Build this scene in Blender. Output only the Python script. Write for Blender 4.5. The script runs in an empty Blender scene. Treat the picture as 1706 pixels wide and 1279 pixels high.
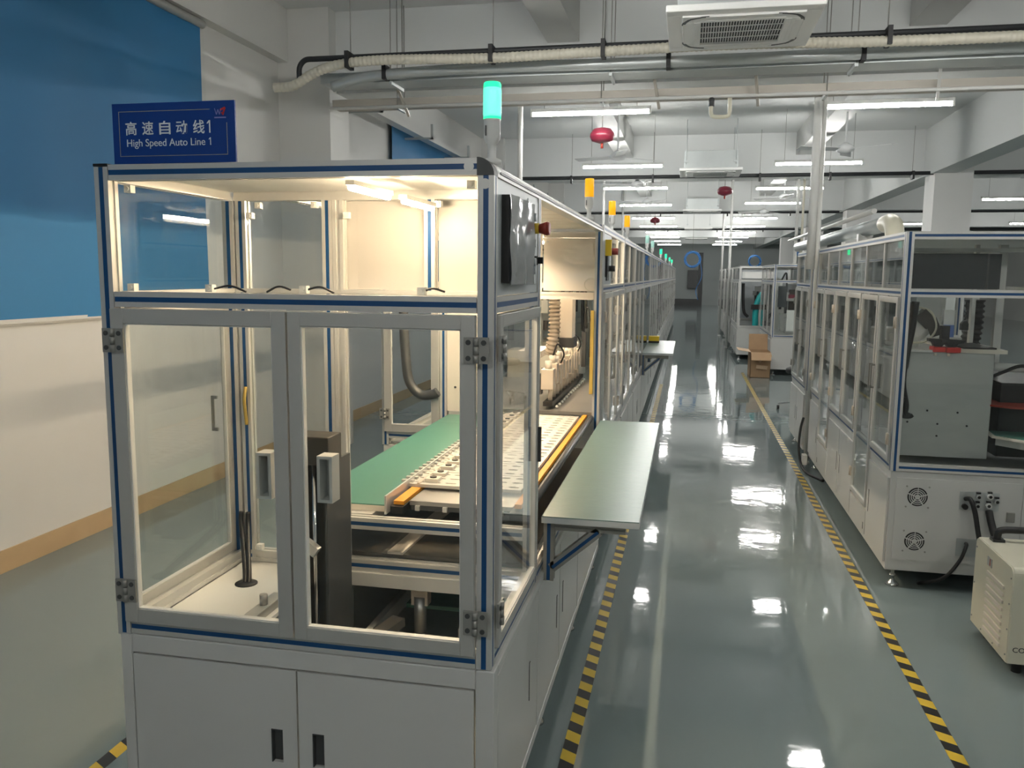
import bpy, math, random
from mathutils import Vector, Matrix

random.seed(7)
S = bpy.context.scene
COL = S.collection
PI = math.pi

# ------------------------------------------------------------------ camera
cam_d = bpy.data.cameras.new('camera')
cam_d.sensor_fit = 'HORIZONTAL'
cam_d.sensor_width = 36.0
cam_d.lens = 36.0 * 1400.0 / 1706.0
cam_d.clip_start = 0.05
cam_d.clip_end = 200
cam = bpy.data.objects.new('camera', cam_d)
COL.objects.link(cam)
_r = Vector((0.97894305, 0.2039182, 0.0093741))
_d = Vector((0.0354293, -0.12450108, -0.99158673))
_f = Vector((-0.2010355, 0.97103906, -0.12910415))
M3 = Matrix((_r, -_d, -_f)).transposed()
cam.matrix_world = Matrix.Translation((0, 0, 1.65)) @ M3.to_4x4()
S.camera = cam

# ------------------------------------------------------------------ world, colour management
W = bpy.data.worlds.new('world')
S.world = W
W.use_nodes = True
W.node_tree.nodes['Background'].inputs[0].default_value = (0.75, 0.8, 0.85, 1)
W.node_tree.nodes['Background'].inputs[1].default_value = 0.3
S.view_settings.view_transform = 'Standard'
S.view_settings.look = 'None'
S.view_settings.exposure = 0.88
S.view_settings.gamma = 1.0
S.view_settings.use_curve_mapping = False
S.cycles.use_denoising = True
S.cycles.transparent_max_bounces = 28
S.cycles.max_bounces = 6
S.cycles.diffuse_bounces = 4
S.cycles.glossy_bounces = 3
S.cycles.use_adaptive_sampling = True
S.cycles.adaptive_threshold = 0.12
S.cycles.adaptive_min_samples = 16

TUBE_E = 98.0        # ceiling tube emission strength
LAMP_E = 210.0        # warm lamps over the decks
BAY_E = 140.0          # shorter warm lamps in the front bay

# ------------------------------------------------------------------ materials
MATS = {}

def mat(name, col, rough=0.5, metal=0.0, var=0.0, scale=8.0, bump=0.0, bscale=60.0, emit=None, estr=0.0, coat=0.0, spec=0.5, stretch=None):
    m = bpy.data.materials.new(name)
    m.use_nodes = True
    nt = m.node_tree
    b = nt.nodes['Principled BSDF']
    b.inputs['Base Color'].default_value = (*col, 1)
    b.inputs['Roughness'].default_value = rough
    b.inputs['Metallic'].default_value = metal
    b.inputs['Specular IOR Level'].default_value = spec
    if coat:
        b.inputs['Coat Weight'].default_value = coat
        b.inputs['Coat Roughness'].default_value = 0.06
    if var or bump:
        tc = nt.nodes.new('ShaderNodeTexCoord')
        mp = nt.nodes.new('ShaderNodeMapping')
        nt.links.new(tc.outputs['Object'], mp.inputs[0])
        if stretch:
            mp.inputs['Scale'].default_value = stretch
    if var:
        n = nt.nodes.new('ShaderNodeTexNoise')
        n.inputs['Scale'].default_value = scale
        n.inputs['Detail'].default_value = 4
        nt.links.new(mp.outputs[0], n.inputs['Vector'])
        mx = nt.nodes.new('ShaderNodeMix')
        mx.data_type = 'RGBA'
        mx.inputs['A'].default_value = (*[c * (1 - var) for c in col], 1)
        mx.inputs['B'].default_value = (*[min(1, c * (1 + var)) for c in col], 1)
        nt.links.new(n.outputs['Fac'], mx.inputs['Factor'])
        nt.links.new(mx.outputs['Result'], b.inputs['Base Color'])
    if bump:
        n2 = nt.nodes.new('ShaderNodeTexNoise')
        n2.inputs['Scale'].default_value = bscale
        n2.inputs['Detail'].default_value = 3
        nt.links.new(mp.outputs[0], n2.inputs['Vector'])
        bp = nt.nodes.new('ShaderNodeBump')
        bp.inputs['Strength'].default_value = bump
        bp.inputs['Distance'].default_value = 0.01
        nt.links.new(n2.outputs['Fac'], bp.inputs['Height'])
        nt.links.new(bp.outputs[0], b.inputs['Normal'])
    if emit:
        b.inputs['Emission Color'].default_value = (*emit, 1)
        b.inputs['Emission Strength'].default_value = estr
    MATS[name] = m
    return m

def glass(name, tint=(0.97, 0.985, 0.98), ior=1.45, rough=0.01, body=None, bodyfac=0.0):
    m = bpy.data.materials.new(name)
    m.use_nodes = True
    nt = m.node_tree
    nt.nodes.clear()
    out = nt.nodes.new('ShaderNodeOutputMaterial')
    tr = nt.nodes.new('ShaderNodeBsdfTransparent')
    tr.inputs[0].default_value = (*tint, 1)
    gl = nt.nodes.new('ShaderNodeBsdfGlossy')
    gl.inputs['Roughness'].default_value = rough
    lw = nt.nodes.new('ShaderNodeLayerWeight')
    lw.inputs['Blend'].default_value = 0.5
    pw = nt.nodes.new('ShaderNodeMath'); pw.operation = 'POWER'
    nt.links.new(lw.outputs['Facing'], pw.inputs[0]); pw.inputs[1].default_value = 5.0
    f0 = ((ior - 1) / (ior + 1)) ** 2
    fr = nt.nodes.new('ShaderNodeMath'); fr.operation = 'MULTIPLY_ADD'
    nt.links.new(pw.outputs[0], fr.inputs[0]); fr.inputs[1].default_value = 1 - f0; fr.inputs[2].default_value = f0
    mx = nt.nodes.new('ShaderNodeMixShader')
    nt.links.new(fr.outputs[0], mx.inputs[0])
    if body:
        df = nt.nodes.new('ShaderNodeBsdfDiffuse')
        df.inputs[0].default_value = (*body, 1)
        m2 = nt.nodes.new('ShaderNodeMixShader')
        m2.inputs[0].default_value = bodyfac
        nt.links.new(tr.outputs[0], m2.inputs[1])
        nt.links.new(df.outputs[0], m2.inputs[2])
        nt.links.new(m2.outputs[0], mx.inputs[1])
    else:
        nt.links.new(tr.outputs[0], mx.inputs[1])
    nt.links.new(gl.outputs[0], mx.inputs[2])
    nt.links.new(mx.outputs[0], out.inputs[0])
    MATS[name] = m
    return m

mat('alu', (0.62, 0.615, 0.59), 0.42, 0.40, 0.04, 30, stretch=(1, 1, 1))
mat('alu_dark', (0.33, 0.325, 0.30), 0.45, 0.5)
mat('door_alu', (0.53, 0.525, 0.495), 0.45, 0.4, 0.03, 20)
mat('steel', (0.45, 0.44, 0.42), 0.35, 0.8, 0.12, 6, stretch=(1, 1, 8))
mat('sheet_steel', (0.47, 0.48, 0.46), 0.40, 0.4, 0.14, 5, stretch=(1, 1, 3))
mat('chrome', (0.7, 0.7, 0.7), 0.15, 1.0)
mat('blue_strip', (0.004, 0.060, 0.185), 0.4)
mat('white_paint', (0.58, 0.58, 0.555), 0.32, 0.0, 0.03, 3)
mat('white_plastic', (0.72, 0.72, 0.69), 0.4)
mat('cream_plastic', (0.66, 0.63, 0.50), 0.4, 0, 0.05, 6)
mat('beige_panel', (0.74, 0.68, 0.59), 0.35, 0, 0.03, 4)
mat('beige_part', (0.60, 0.53, 0.44), 0.4, 0.15, 0.08, 12)
mat('panel_grey', (0.50, 0.535, 0.54), 0.4, 0, 0.03, 4)
mat('black', (0.012, 0.012, 0.012), 0.45)
mat('black_rubber', (0.02, 0.02, 0.021), 0.6, 0, 0.2, 20)
mat('dark_grey', (0.055, 0.058, 0.058), 0.45, 0, 0.15, 6)
mat('dark_steel', (0.075, 0.068, 0.058), 0.4, 0.5, 0.2, 5, stretch=(1, 1, 4))
mat('shelf', (0.13, 0.122, 0.105), 0.5, 0, 0.12, 5)
mat('hose_brown', (0.40, 0.34, 0.27), 0.5, 0, 0.08, 12)
mat('dark_screen', (0.04, 0.047, 0.052), 0.25, 0, 0.25, 3)
mat('green_mat', (0.075, 0.215, 0.165), 0.42, 0, 0.06, 3, 0.03, 150)
mat('green_pale', (0.125, 0.205, 0.190), 0.28, 0, 0.09, 4, 0.05, 30)
mat('orange', (0.80, 0.33, 0.02), 0.45, 0, 0.06, 10)
mat('yellow', (0.72, 0.48, 0.02), 0.45)
mat('ochre', (0.48, 0.34, 0.07), 0.5, 0, 0.1, 12)
mat('red', (0.60, 0.03, 0.025), 0.4)
mat('dark_red', (0.30, 0.035, 0.02), 0.45)
mat('pink_red', (0.16, 0.013, 0.03), 0.3)
mat('teal', (0.02, 0.42, 0.42), 0.4)
mat('blue_hose', (0.05, 0.20, 0.50), 0.4)
mat('blue_box', (0.12, 0.22, 0.55), 0.4)
mat('tray_white', (0.60, 0.575, 0.52), 0.4, 0.1, 0.05, 20)
mat('galv', (0.50, 0.53, 0.525), 0.42, 0.55, 0.12, 4)
mat('galv_brown', (0.42, 0.39, 0.34), 0.5, 0.3, 0.1, 4)
mat('pipe_black', (0.018, 0.020, 0.022), 0.55, 0, 0.2, 8)
mat('hose_cream', (0.56, 0.53, 0.44), 0.5, 0, 0.08, 10)
mat('ac_white', (0.76, 0.76, 0.74), 0.35)
mat('fan_white', (0.70, 0.71, 0.71), 0.4)
mat('wall', (0.62, 0.62, 0.60), 0.7, 0, 0.03, 1.2, 0.02, 40)
mat('wall_panel', (0.58, 0.585, 0.57), 0.6, 0, 0.03, 1.6)
mat('ceil', (0.64, 0.655, 0.645), 0.8, 0, 0.035, 0.8)
mat('far_wall', (0.46, 0.50, 0.49), 0.8, 0, 0.06, 1.0)
mat('tan', (0.45, 0.33, 0.19), 0.55, 0, 0.12, 3)
mat('card', (0.42, 0.27, 0.15), 0.75, 0, 0.08, 10)
mat('card_light', (0.60, 0.43, 0.28), 0.75, 0, 0.06, 10)
mat('blind_blue', (0.024, 0.170, 0.37), 0.65, 0, 0.10, 1.3)
mat('sign_blue', (0.008, 0.045, 0.24), 0.3, 0, 0.08, 3)
mat('sign_white', (0.72, 0.76, 0.80), 0.5)
mat('sign_gold', (0.42, 0.38, 0.28), 0.5)
mat('sign_violet', (0.22, 0.22, 0.50), 0.5)
mat('tube_glow', (0.9, 0.9, 0.9), 0.5, emit=(1.0, 0.985, 0.95), estr=TUBE_E)
mat('lamp_warm', (0.9, 0.85, 0.75), 0.5, emit=(1.0, 0.78, 0.54), estr=LAMP_E)
mat('lamp_bay', (0.9, 0.85, 0.75), 0.5, emit=(1.0, 0.75, 0.49), estr=BAY_E)
mat('back_sheet', (0.45, 0.43, 0.40), 0.5, 0, 0.04, 3)
mat('lens_green', (0.01, 0.45, 0.18), 0.3, emit=(0.02, 0.9, 0.33), estr=0.9)
mat('lens_core', (0.4, 0.9, 0.9), 0.3, emit=(0.10, 0.85, 0.55), estr=0.62)
mat('lens_pale', (0.45, 0.68, 0.60), 0.3, emit=(0.5, 1.0, 0.85), estr=0.15)
mat('lens_amber', (0.85, 0.36, 0.01), 0.3, emit=(1.0, 0.42, 0.01), estr=0.45)
glass('pane')
glass('acrylic', (0.95, 0.97, 0.97), 1.49, 0.015, (0.8, 0.85, 0.85), 0.05)
glass('film', (0.6, 0.62, 0.62), 1.5, 0.10, (0.42, 0.44, 0.44), 0.75)
glass('frosted', (0.85, 0.88, 0.9), 1.45, 0.08, (0.72, 0.74, 0.75), 0.35)

def floor_material():
    m = bpy.data.materials.new('epoxy_floor')
    m.use_nodes = True
    nt = m.node_tree
    b = nt.nodes['Principled BSDF']
    tc = nt.nodes.new('ShaderNodeTexCoord')
    n = nt.nodes.new('ShaderNodeTexNoise')
    n.inputs['Scale'].default_value = 0.55
    n.inputs['Detail'].default_value = 5
    nt.links.new(tc.outputs['Object'], n.inputs['Vector'])
    mx = nt.nodes.new('ShaderNodeMix')
    mx.data_type = 'RGBA'
    mx.inputs['A'].default_value = (0.168, 0.212, 0.214, 1)
    mx.inputs['B'].default_value = (0.208, 0.254, 0.254, 1)
    nt.links.new(n.outputs['Fac'], mx.inputs['Factor'])
    nt.links.new(mx.outputs['Result'], b.inputs['Base Color'])
    n3 = nt.nodes.new('ShaderNodeTexNoise')
    n3.inputs['Scale'].default_value = 3.0
    n3.inputs['Detail'].default_value = 6
    nt.links.new(tc.outputs['Object'], n3.inputs['Vector'])
    mr = nt.nodes.new('ShaderNodeMapRange')
    mr.inputs['To Min'].default_value = 0.025
    mr.inputs['To Max'].default_value = 0.075
    nt.links.new(n3.outputs['Fac'], mr.inputs['Value'])
    nt.links.new(mr.outputs[0], b.inputs['Roughness'])
    n2 = nt.nodes.new('ShaderNodeTexNoise')
    n2.inputs['Scale'].default_value = 7.0
    n2.inputs['Detail'].default_value = 2
    nt.links.new(tc.outputs['Object'], n2.inputs['Vector'])
    bp = nt.nodes.new('ShaderNodeBump')
    bp.inputs['Strength'].default_value = 0.045
    bp.inputs['Distance'].default_value = 0.02
    nt.links.new(n2.outputs['Fac'], bp.inputs['Height'])
    nt.links.new(bp.outputs[0], b.inputs['Normal'])
    b.inputs['IOR'].default_value = 1.45
    b.inputs['Specular IOR Level'].default_value = 0.4
    MATS['epoxy_floor'] = m
floor_material()

def tape_material():
    m = bpy.data.materials.new('hazard_tape')
    m.use_nodes = True
    nt = m.node_tree
    b = nt.nodes['Principled BSDF']
    g = nt.nodes.new('ShaderNodeNewGeometry')
    sx = nt.nodes.new('ShaderNodeSeparateXYZ')
    nt.links.new(g.outputs['Position'], sx.inputs[0])
    def mth(op, a, bv):
        k = nt.nodes.new('ShaderNodeMath')
        k.operation = op
        for i, v in enumerate((a, bv)):
            if isinstance(v, (int, float)):
                k.inputs[i].default_value = v
            else:
                nt.links.new(v, k.inputs[i])
        return k.outputs[0]
    s = mth('ADD', sx.outputs['Y'], mth('MULTIPLY', sx.outputs['X'], 0.55))
    fr = mth('FRACT', mth('DIVIDE', s, 0.127), 0)
    st = mth('GREATER_THAN', fr, 0.5)
    mx = nt.nodes.new('ShaderNodeMix')
    mx.data_type = 'RGBA'
    mx.inputs['A'].default_value = (0.015, 0.015, 0.015, 1)
    mx.inputs['B'].default_value = (0.66, 0.46, 0.04, 1)
    nt.links.new(st, mx.inputs['Factor'])
    nt.links.new(mx.outputs['Result'], b.inputs['Base Color'])
    b.inputs['Roughness'].default_value = 0.3
    MATS['hazard_tape'] = m
tape_material()

# ------------------------------------------------------------------ mesh helpers
ORG = {}

class MB:
    def __init__(s):
        s.v = []; s.f = []; s.sm = []

    def add(s, vs, fs, smooth=False):
        o = len(s.v)
        s.v += [tuple(p) for p in vs]
        for f in fs:
            s.f.append(tuple(i + o for i in f)); s.sm.append(smooth)
        return s

    def box(s, x0, x1, y0, y1, z0, z1):
        if x1 < x0: x0, x1 = x1, x0
        if y1 < y0: y0, y1 = y1, y0
        if z1 < z0: z0, z1 = z1, z0
        return s.add([(x0, y0, z0), (x1, y0, z0), (x1, y1, z0), (x0, y1, z0), (x0, y0, z1), (x1, y0, z1), (x1, y1, z1), (x0, y1, z1)],
                     [(0, 3, 2, 1), (4, 5, 6, 7), (0, 1, 5, 4), (1, 2, 6, 5), (2, 3, 7, 6), (3, 0, 4, 7)])

    def path(s, pts, r, n=10, caps=True):
        pts = [Vector(p) for p in pts]
        rs = r if isinstance(r, (list, tuple)) else [r] * len(pts)
        vs = []; fs = []
        t0 = (pts[1] - pts[0]).normalized()
        up = Vector((0, 0, 1)) if abs(t0.z) < 0.9 else Vector((1, 0, 0))
        a = t0.cross(up).normalized()
        for i, p in enumerate(pts):
            if i == 0: t = t0
            elif i == len(pts) - 1: t = (pts[i] - pts[i - 1]).normalized()
            else: t = ((pts[i + 1] - p).normalized() + (p - pts[i - 1]).normalized()).normalized()
            a = (a - t * a.dot(t)).normalized()
            b = t.cross(a)
            for k in range(n):
                an = 2 * PI * k / n
                vs.append(p + (a * math.cos(an) + b * math.sin(an)) * rs[i])
        for i in range(len(pts) - 1):
            for k in range(n):
                k2 = (k + 1) % n
                fs.append((i * n + k, i * n + k2, (i + 1) * n + k2, (i + 1) * n + k))
        s.add(vs, fs, True)
        if caps:
            o = len(s.v) - len(vs)
            s.f.append(tuple(o + k for k in reversed(range(n)))); s.sm.append(False)
            s.f.append(tuple(o + (len(pts) - 1) * n + k for k in range(n))); s.sm.append(False)
        return s

    def cyl(s, p0, p1, r, n=12, r2=None):
        return s.path([p0, p1], [r, r if r2 is None else r2], n)

    def lathe(s, c, prof, n=20, axis='z'):
        """prof: list of (radius, height)"""
        vs = []; fs = []
        for (r, h) in prof:
            for k in range(n):
                an = 2 * PI * k / n
                p = (r * math.cos(an), r * math.sin(an), h)
                if axis == 'y': p = (p[0], p[2], p[1])
                if axis == 'x': p = (p[2], p[0], p[1])
                vs.append((c[0] + p[0], c[1] + p[1], c[2] + p[2]))
        for i in range(len(prof) - 1):
            for k in range(n):
                k2 = (k + 1) % n
                fs.append((i * n + k, i * n + k2, (i + 1) * n + k2, (i + 1) * n + k))
        s.add(vs, fs, True)
        o = len(s.v) - len(vs)
        s.f.append(tuple(o + k for k in reversed(range(n)))); s.sm.append(False)
        s.f.append(tuple(o + (len(prof) - 1) * n + k for k in range(n))); s.sm.append(False)
        return s

    def prism(s, poly, axis, a0, a1):
        """poly of 2D points: axis x -> (y,z), y -> (x,z), z -> (x,y)"""
        n = len(poly)
        def P(p, a):
            return {'x': (a, p[0], p[1]), 'y': (p[0], a, p[1]), 'z': (p[0], p[1], a)}[axis]
        vs = [P(p, a0) for p in poly] + [P(p, a1) for p in poly]
        fs = [(i, (i + 1) % n, n + (i + 1) % n, n + i) for i in range(n)]
        fs += [tuple(reversed(range(n))), tuple(range(n, 2 * n))]
        return s.add(vs, fs)

    def bar(s, p0, p1, w, h):
        """rectangular bar between two points; h measured towards +z"""
        p0 = Vector(p0); p1 = Vector(p1)
        t = (p1 - p0).normalized()
        up = Vector((0, 0, 1)) if abs(t.z) < 0.95 else Vector((0, 1, 0))
        a = t.cross(up).normalized() * (w / 2)
        b = a.cross(t).normalized() * (h / 2)
        vs = [p0 - a - b, p0 + a - b, p0 + a + b, p0 - a + b, p1 - a - b, p1 + a - b, p1 + a + b, p1 - a + b]
        return s.add(vs, [(0, 3, 2, 1), (4, 5, 6, 7), (0, 1, 5, 4), (1, 2, 6, 5), (2, 3, 7, 6), (3, 0, 4, 7)])

    def xform(s, M, start=0):
        for i in range(start, len(s.v)):
            s.v[i] = tuple(M @ Vector(s.v[i]))
        return s

    def build(s, name, material, parent=None, bevel=0.0, fix=True):
        if parent is not None:
            org = ORG[parent.name]
        else:
            xs = [p[0] for p in s.v]; ys = [p[1] for p in s.v]; zs = [p[2] for p in s.v]
            org = Vector(((min(xs) + max(xs)) / 2, (min(ys) + max(ys)) / 2, min(zs)))
        me = bpy.data.meshes.new(name)
        me.from_pydata([(p[0] - org[0], p[1] - org[1], p[2] - org[2]) for p in s.v], [], s.f)
        me.polygons.foreach_set('use_smooth', s.sm)
        if fix:
            import bmesh
            bm = bmesh.new(); bm.from_mesh(me)
            bmesh.ops.recalc_face_normals(bm, faces=bm.faces)
            bm.to_mesh(me); bm.free()
        me.materials.append(MATS[material])
        me.update()
        o = bpy.data.objects.new(name, me)
        COL.objects.link(o)
        if parent is not None:
            o.parent = parent
        else:
            o.location = org
        ORG[o.name] = org
        if bevel:
            bv = o.modifiers.new('bevel', 'BEVEL')
            bv.width = bevel; bv.segments = 2; bv.limit_method = 'ANGLE'
        return o

def tag(o, label, cat, group=None, kind=None):
    if label: o['label'] = label
    if cat: o['category'] = cat
    if group: o['group'] = group
    if kind: o['kind'] = kind
    return o

def thing(name, loc, label, cat, group=None):
    o = bpy.data.objects.new(name, None)
    o.empty_display_size = 0.1
    COL.objects.link(o)
    o.location = loc
    ORG[o.name] = Vector(loc)
    return tag(o, label, cat, group)

def struct(o):
    o['kind'] = 'structure'
    return o

def copy_tree(o, loc=None, label=None, parent=None, rz=None):
    c = o.copy()
    COL.objects.link(c)
    if parent is not None: c.parent = parent
    if loc is not None: c.location = loc
    if rz is not None: c.rotation_euler = (0, 0, rz)
    if label: c['label'] = label
    for ch in list(o.children):
        copy_tree(ch, parent=c)
    return c

class Face:
    """a vertical plane; u runs along the plane, d outwards"""
    def __init__(s, kind, c):
        s.k = kind; s.c = c
    def pt(s, u, z, d):
        return {'-y': (u, s.c - d, z), '+y': (u, s.c + d, z), '+x': (s.c + d, u, z), '-x': (s.c - d, u, z)}[s.k]
    def box(s, mb, u0, u1, z0, z1, d0, d1):
        p = s.pt(u0, z0, d0); q = s.pt(u1, z1, d1)
        return mb.box(p[0], q[0], p[1], q[1], p[2], q[2])
    def cyl(s, mb, u, z, d0, d1, r, n=14, r2=None):
        return mb.cyl(s.pt(u, z, d0), s.pt(u, z, d1), r, n, r2)

def profile(parent, p, axis, length, size=0.04, strips=(), name='frame_rail', material='alu', notch=True):
    """slotted aluminium extrusion; p = centre of its start section"""
    h = size / 2; w = size * 0.165; d = size * 0.11
    if notch:
        sec = [(-h, -h), (-w, -h), (-w, -h + d), (w, -h + d), (w, -h), (h, -h),
               (h, -w), (h - d, -w), (h - d, w), (h, w), (h, h),
               (w, h), (w, h - d), (-w, h - d), (-w, h), (-h, h),
               (-h, w), (-h + d, w), (-h + d, -w), (-h, -w)]
    else:
        sec = [(-h, -h), (h, -h), (h, h), (-h, h)]
    ax = {'x': 0, 'y': 1, 'z': 2}[axis]
    oth = [i for i in range(3) if i != ax]
    poly = [(p[oth[0]] + a, p[oth[1]] + b) for a, b in sec]
    mb = MB().prism(poly, axis, p[ax], p[ax] + length)
    o = mb.build(name, material, parent)
    for st in strips:
        sg = 1 if st[0] == '+' else -1
        si = {'x': 0, 'y': 1, 'z': 2}[st[1]]
        lo = [0, 0, 0]; hi = [0, 0, 0]
        for i in range(3):
            if i == ax: lo[i], hi[i] = p[i] + 0.001, p[i] + length - 0.001
            elif i == si:
                a = p[i] + sg * (h - d); b = p[i] + sg * (h - 0.0006)
                lo[i], hi[i] = min(a, b), max(a, b)
            else: lo[i], hi[i] = p[i] - w, p[i] + w
        MB().box(lo[0], hi[0], lo[1], hi[1], lo[2], hi[2]).build('cover_strip', 'blue_strip', o)
    return o

def hinge(parent, F, u, z, d=0.0, s=1.0, hw=0.031, hh=0.032):
    mb = MB()
    F.box(mb, u - hw, u - 0.006, z - hh, z + hh, d, d + 0.006)
    F.box(mb, u + 0.006, u + hw, z - hh, z + hh, d, d + 0.006)
    for k in range(3):
        zz = z - hh + k * hh * 0.667 + 0.001
        mb.cyl(F.pt(u, zz, d + 0.006), F.pt(u, zz + hh * 0.62, d + 0.006), 0.0075, 10)
    o = mb.build('hinge', 'alu_dark', parent)
    for a in (-1, 1):
        for b in (-1, 1):
            sc = MB()
            F.cyl(sc, u + a * hw * 0.62, z + b * hh * 0.6, d + 0.006, d + 0.0085, 0.0065, 10)
            sc.build('hinge_screw', 'dark_grey', parent)
    return o

def glazed_door(parent, F, u0, u1, z0, z1, fw=0.036, d0=0.0, th=0.02, handle=None, hinges=None, pane='pane', alu='door_alu', simple=False):
    mb = MB()
    F.box(mb, u0, u0 + fw, z0, z1, d0, d0 + th)
    F.box(mb, u1 - fw, u1, z0, z1, d0, d0 + th)
    F.box(mb, u0 + fw, u1 - fw, z0, z0 + fw, d0, d0 + th)
    F.box(mb, u0 + fw, u1 - fw, z1 - fw, z1, d0, d0 + th)
    door = mb.build('door', alu, parent, bevel=0 if simple else 0.0012)
    p = MB()
    F.box(p, u0 + fw - 0.004, u1 - fw + 0.004, z0 + fw - 0.004, z1 - fw + 0.004, d0 + th * 0.35, d0 + th * 0.35 + 0.005)
    p.build('pane', pane, door)
    if not simple:
        g = MB()      # bright inner lip of the frame
        for (a, b, c, e) in ((u0 + fw, u0 + fw + 0.003, z0 + fw, z1 - fw), (u1 - fw - 0.003, u1 - fw, z0 + fw, z1 - fw),
                             (u0 + fw, u1 - fw, z0 + fw, z0 + fw + 0.003), (u0 + fw, u1 - fw, z1 - fw - 0.003, z1 - fw)):
            F.box(g, a, b, c, e, d0 + 0.002, d0 + th - 0.004)
        g.build('gasket', 'white_plastic', door)
    if handle:
        hu, hz0, hz1, hm = handle
        h = MB()
        F.box(h, hu - 0.004, hu + 0.004, hz0, hz1, d0 + th + 0.014, d0 + th + 0.022)
        F.box(h, hu - 0.004, hu + 0.004, hz0, hz0 + 0.010, d0 + th, d0 + th + 0.016)
        F.box(h, hu - 0.004, hu + 0.004, hz1 - 0.010, hz1, d0 + th, d0 + th + 0.016)
        h.build('handle', hm, door)
    return door

def panel_door(parent, F, u0, u1, z0, z1, slit=None, d0=0.0, th=0.012, material='white_paint', sw=0.012):
    mb = MB()
    if slit:
        su, s0, s1 = slit
        F.box(mb, u0, su - sw, z0, z1, d0, d0 + th)
        F.box(mb, su + sw, u1, z0, z1, d0, d0 + th)
        F.box(mb, su - sw, su + sw, z0, s0, d0, d0 + th)
        F.box(mb, su - sw, su + sw, s1, z1, d0, d0 + th)
    else:
        F.box(mb, u0, u1, z0, z1, d0, d0 + th)
    o = mb.build('base_door', material, parent)
    if slit:
        h = MB()
        F.box(h, su - sw, su + sw, s0, s1, d0 - 0.012, d0 + th * 0.2)
        F.box(h, su - sw, su - sw + 0.003, s0, s1, d0, d0 + th + 0.002)
        F.box(h, su - sw, su + sw, s1 - 0.003, s1, d0, d0 + th + 0.002)
        h.build('recessed_pull', 'dark_grey', o)
    return o

def foot(parent, x, y, top=0.11):
    mb = MB()
    mb.lathe((x, y, 0), [(0.034, 0), (0.034, 0.008), (0.020, 0.022), (0.011, 0.03), (0.011, 0.05), (0.016, 0.05), (0.016, 0.062), (0.009, 0.062), (0.009, top)], 14)
    return mb.build('levelling_foot', 'chrome', parent)

def bracket(parent, c, s=0.02):
    x, y, z = c
    mb = MB().box(x - s / 2, x + s / 2, y - s / 2, y + s / 2, z - s / 2, z + s / 2)
    mb.cyl((x, y - s / 2, z), (x, y - s / 2 - 0.004, z), 0.006, 8)
    return mb.build('corner_bracket', 'white_plastic', parent)

def curve_pts(ctrl, n=8):
    """Catmull-Rom through control points"""
    P = [Vector(p) for p in ctrl]
    P = [P[0] * 2 - P[1]] + P + [P[-1] * 2 - P[-2]]
    out = []
    for i in range(1, len(P) - 2):
        for k in range(n):
            t = k / n
            a, b, c, d = P[i - 1], P[i], P[i + 1], P[i + 2]
            out.append(0.5 * ((2 * b) + (c - a) * t + (2 * a - 5 * b + 4 * c - d) * t * t + (3 * b - a - 3 * c + d) * t ** 3))
    out.append(P[-2])
    return out

def corrugated(ctrl, r, pitch, amp=0.12, n=12):
    """ribbed hose: resampled path with alternating radius"""
    pts = curve_pts(ctrl, 24)
    L = [0]
    for a, b in zip(pts, pts[1:]): L.append(L[-1] + (b - a).length)
    m = max(4, int(L[-1] / (pitch / 4)))
    res = []; rr = []; j = 0
    for i in range(m + 1):
        t = L[-1] * i / m
        while j < len(L) - 2 and L[j + 1] < t: j += 1
        f = (t - L[j]) / max(1e-9, L[j + 1] - L[j])
        res.append(pts[j].lerp(pts[j + 1], f))
        rr.append(r * (1 + (amp if i % 4 < 2 else -amp)))
    return MB().path(res, rr, n)

# ================================================================== THE ROOM
XL, XR, Y0, Y1, ZC = -3.65, 13.0, -5.0, 50.0, 3.95
ZB = 3.25                      # underside of the main beams

struct(MB().box(XL - 0.2, XR + 0.2, Y0 - 0.2, Y1 + 0.2, -0.12, 0).build('floor', 'epoxy_floor'))
struct(MB().box(XL - 0.2, XR + 0.2, Y0 - 0.2, Y1 + 0.2, ZC, ZC + 0.15).build('ceiling', 'ceil'))
struct(MB().box(XL - 0.2, XL, Y0 - 0.2, Y1 + 0.2, 0, ZC).build('wall_left', 'wall'))
struct(MB().box(XR, XR + 0.2, Y0 - 0.2, Y1 + 0.2, 0, ZC).build('wall_right', 'wall'))
struct(MB().box(XL, XR, Y0 - 0.2, Y0, 0, ZC).build('wall_back', 'wall'))
wf = struct(MB().box(XL, XR, Y1, Y1 + 0.2, 0, ZC).build('wall_far', 'far_wall'))
MB().box(XL, XR, Y1 - 0.03, Y1, 0, 0.35).build('plinth_band', 'dark_grey', wf)
struct(MB().box(XL, XL + 0.03, Y0, Y1, 0, 0.125).build('baseboard_left', 'tan'))
struct(MB().box(XL, XL + 0.02, Y0, Y1, 0.125, 1.345).build('trim_1', 'wall_panel'))
struct(MB().box(XL, XL + 0.045, Y0, Y1, 1.345, 1.365).build('trim_2', 'white_paint'))
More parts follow.
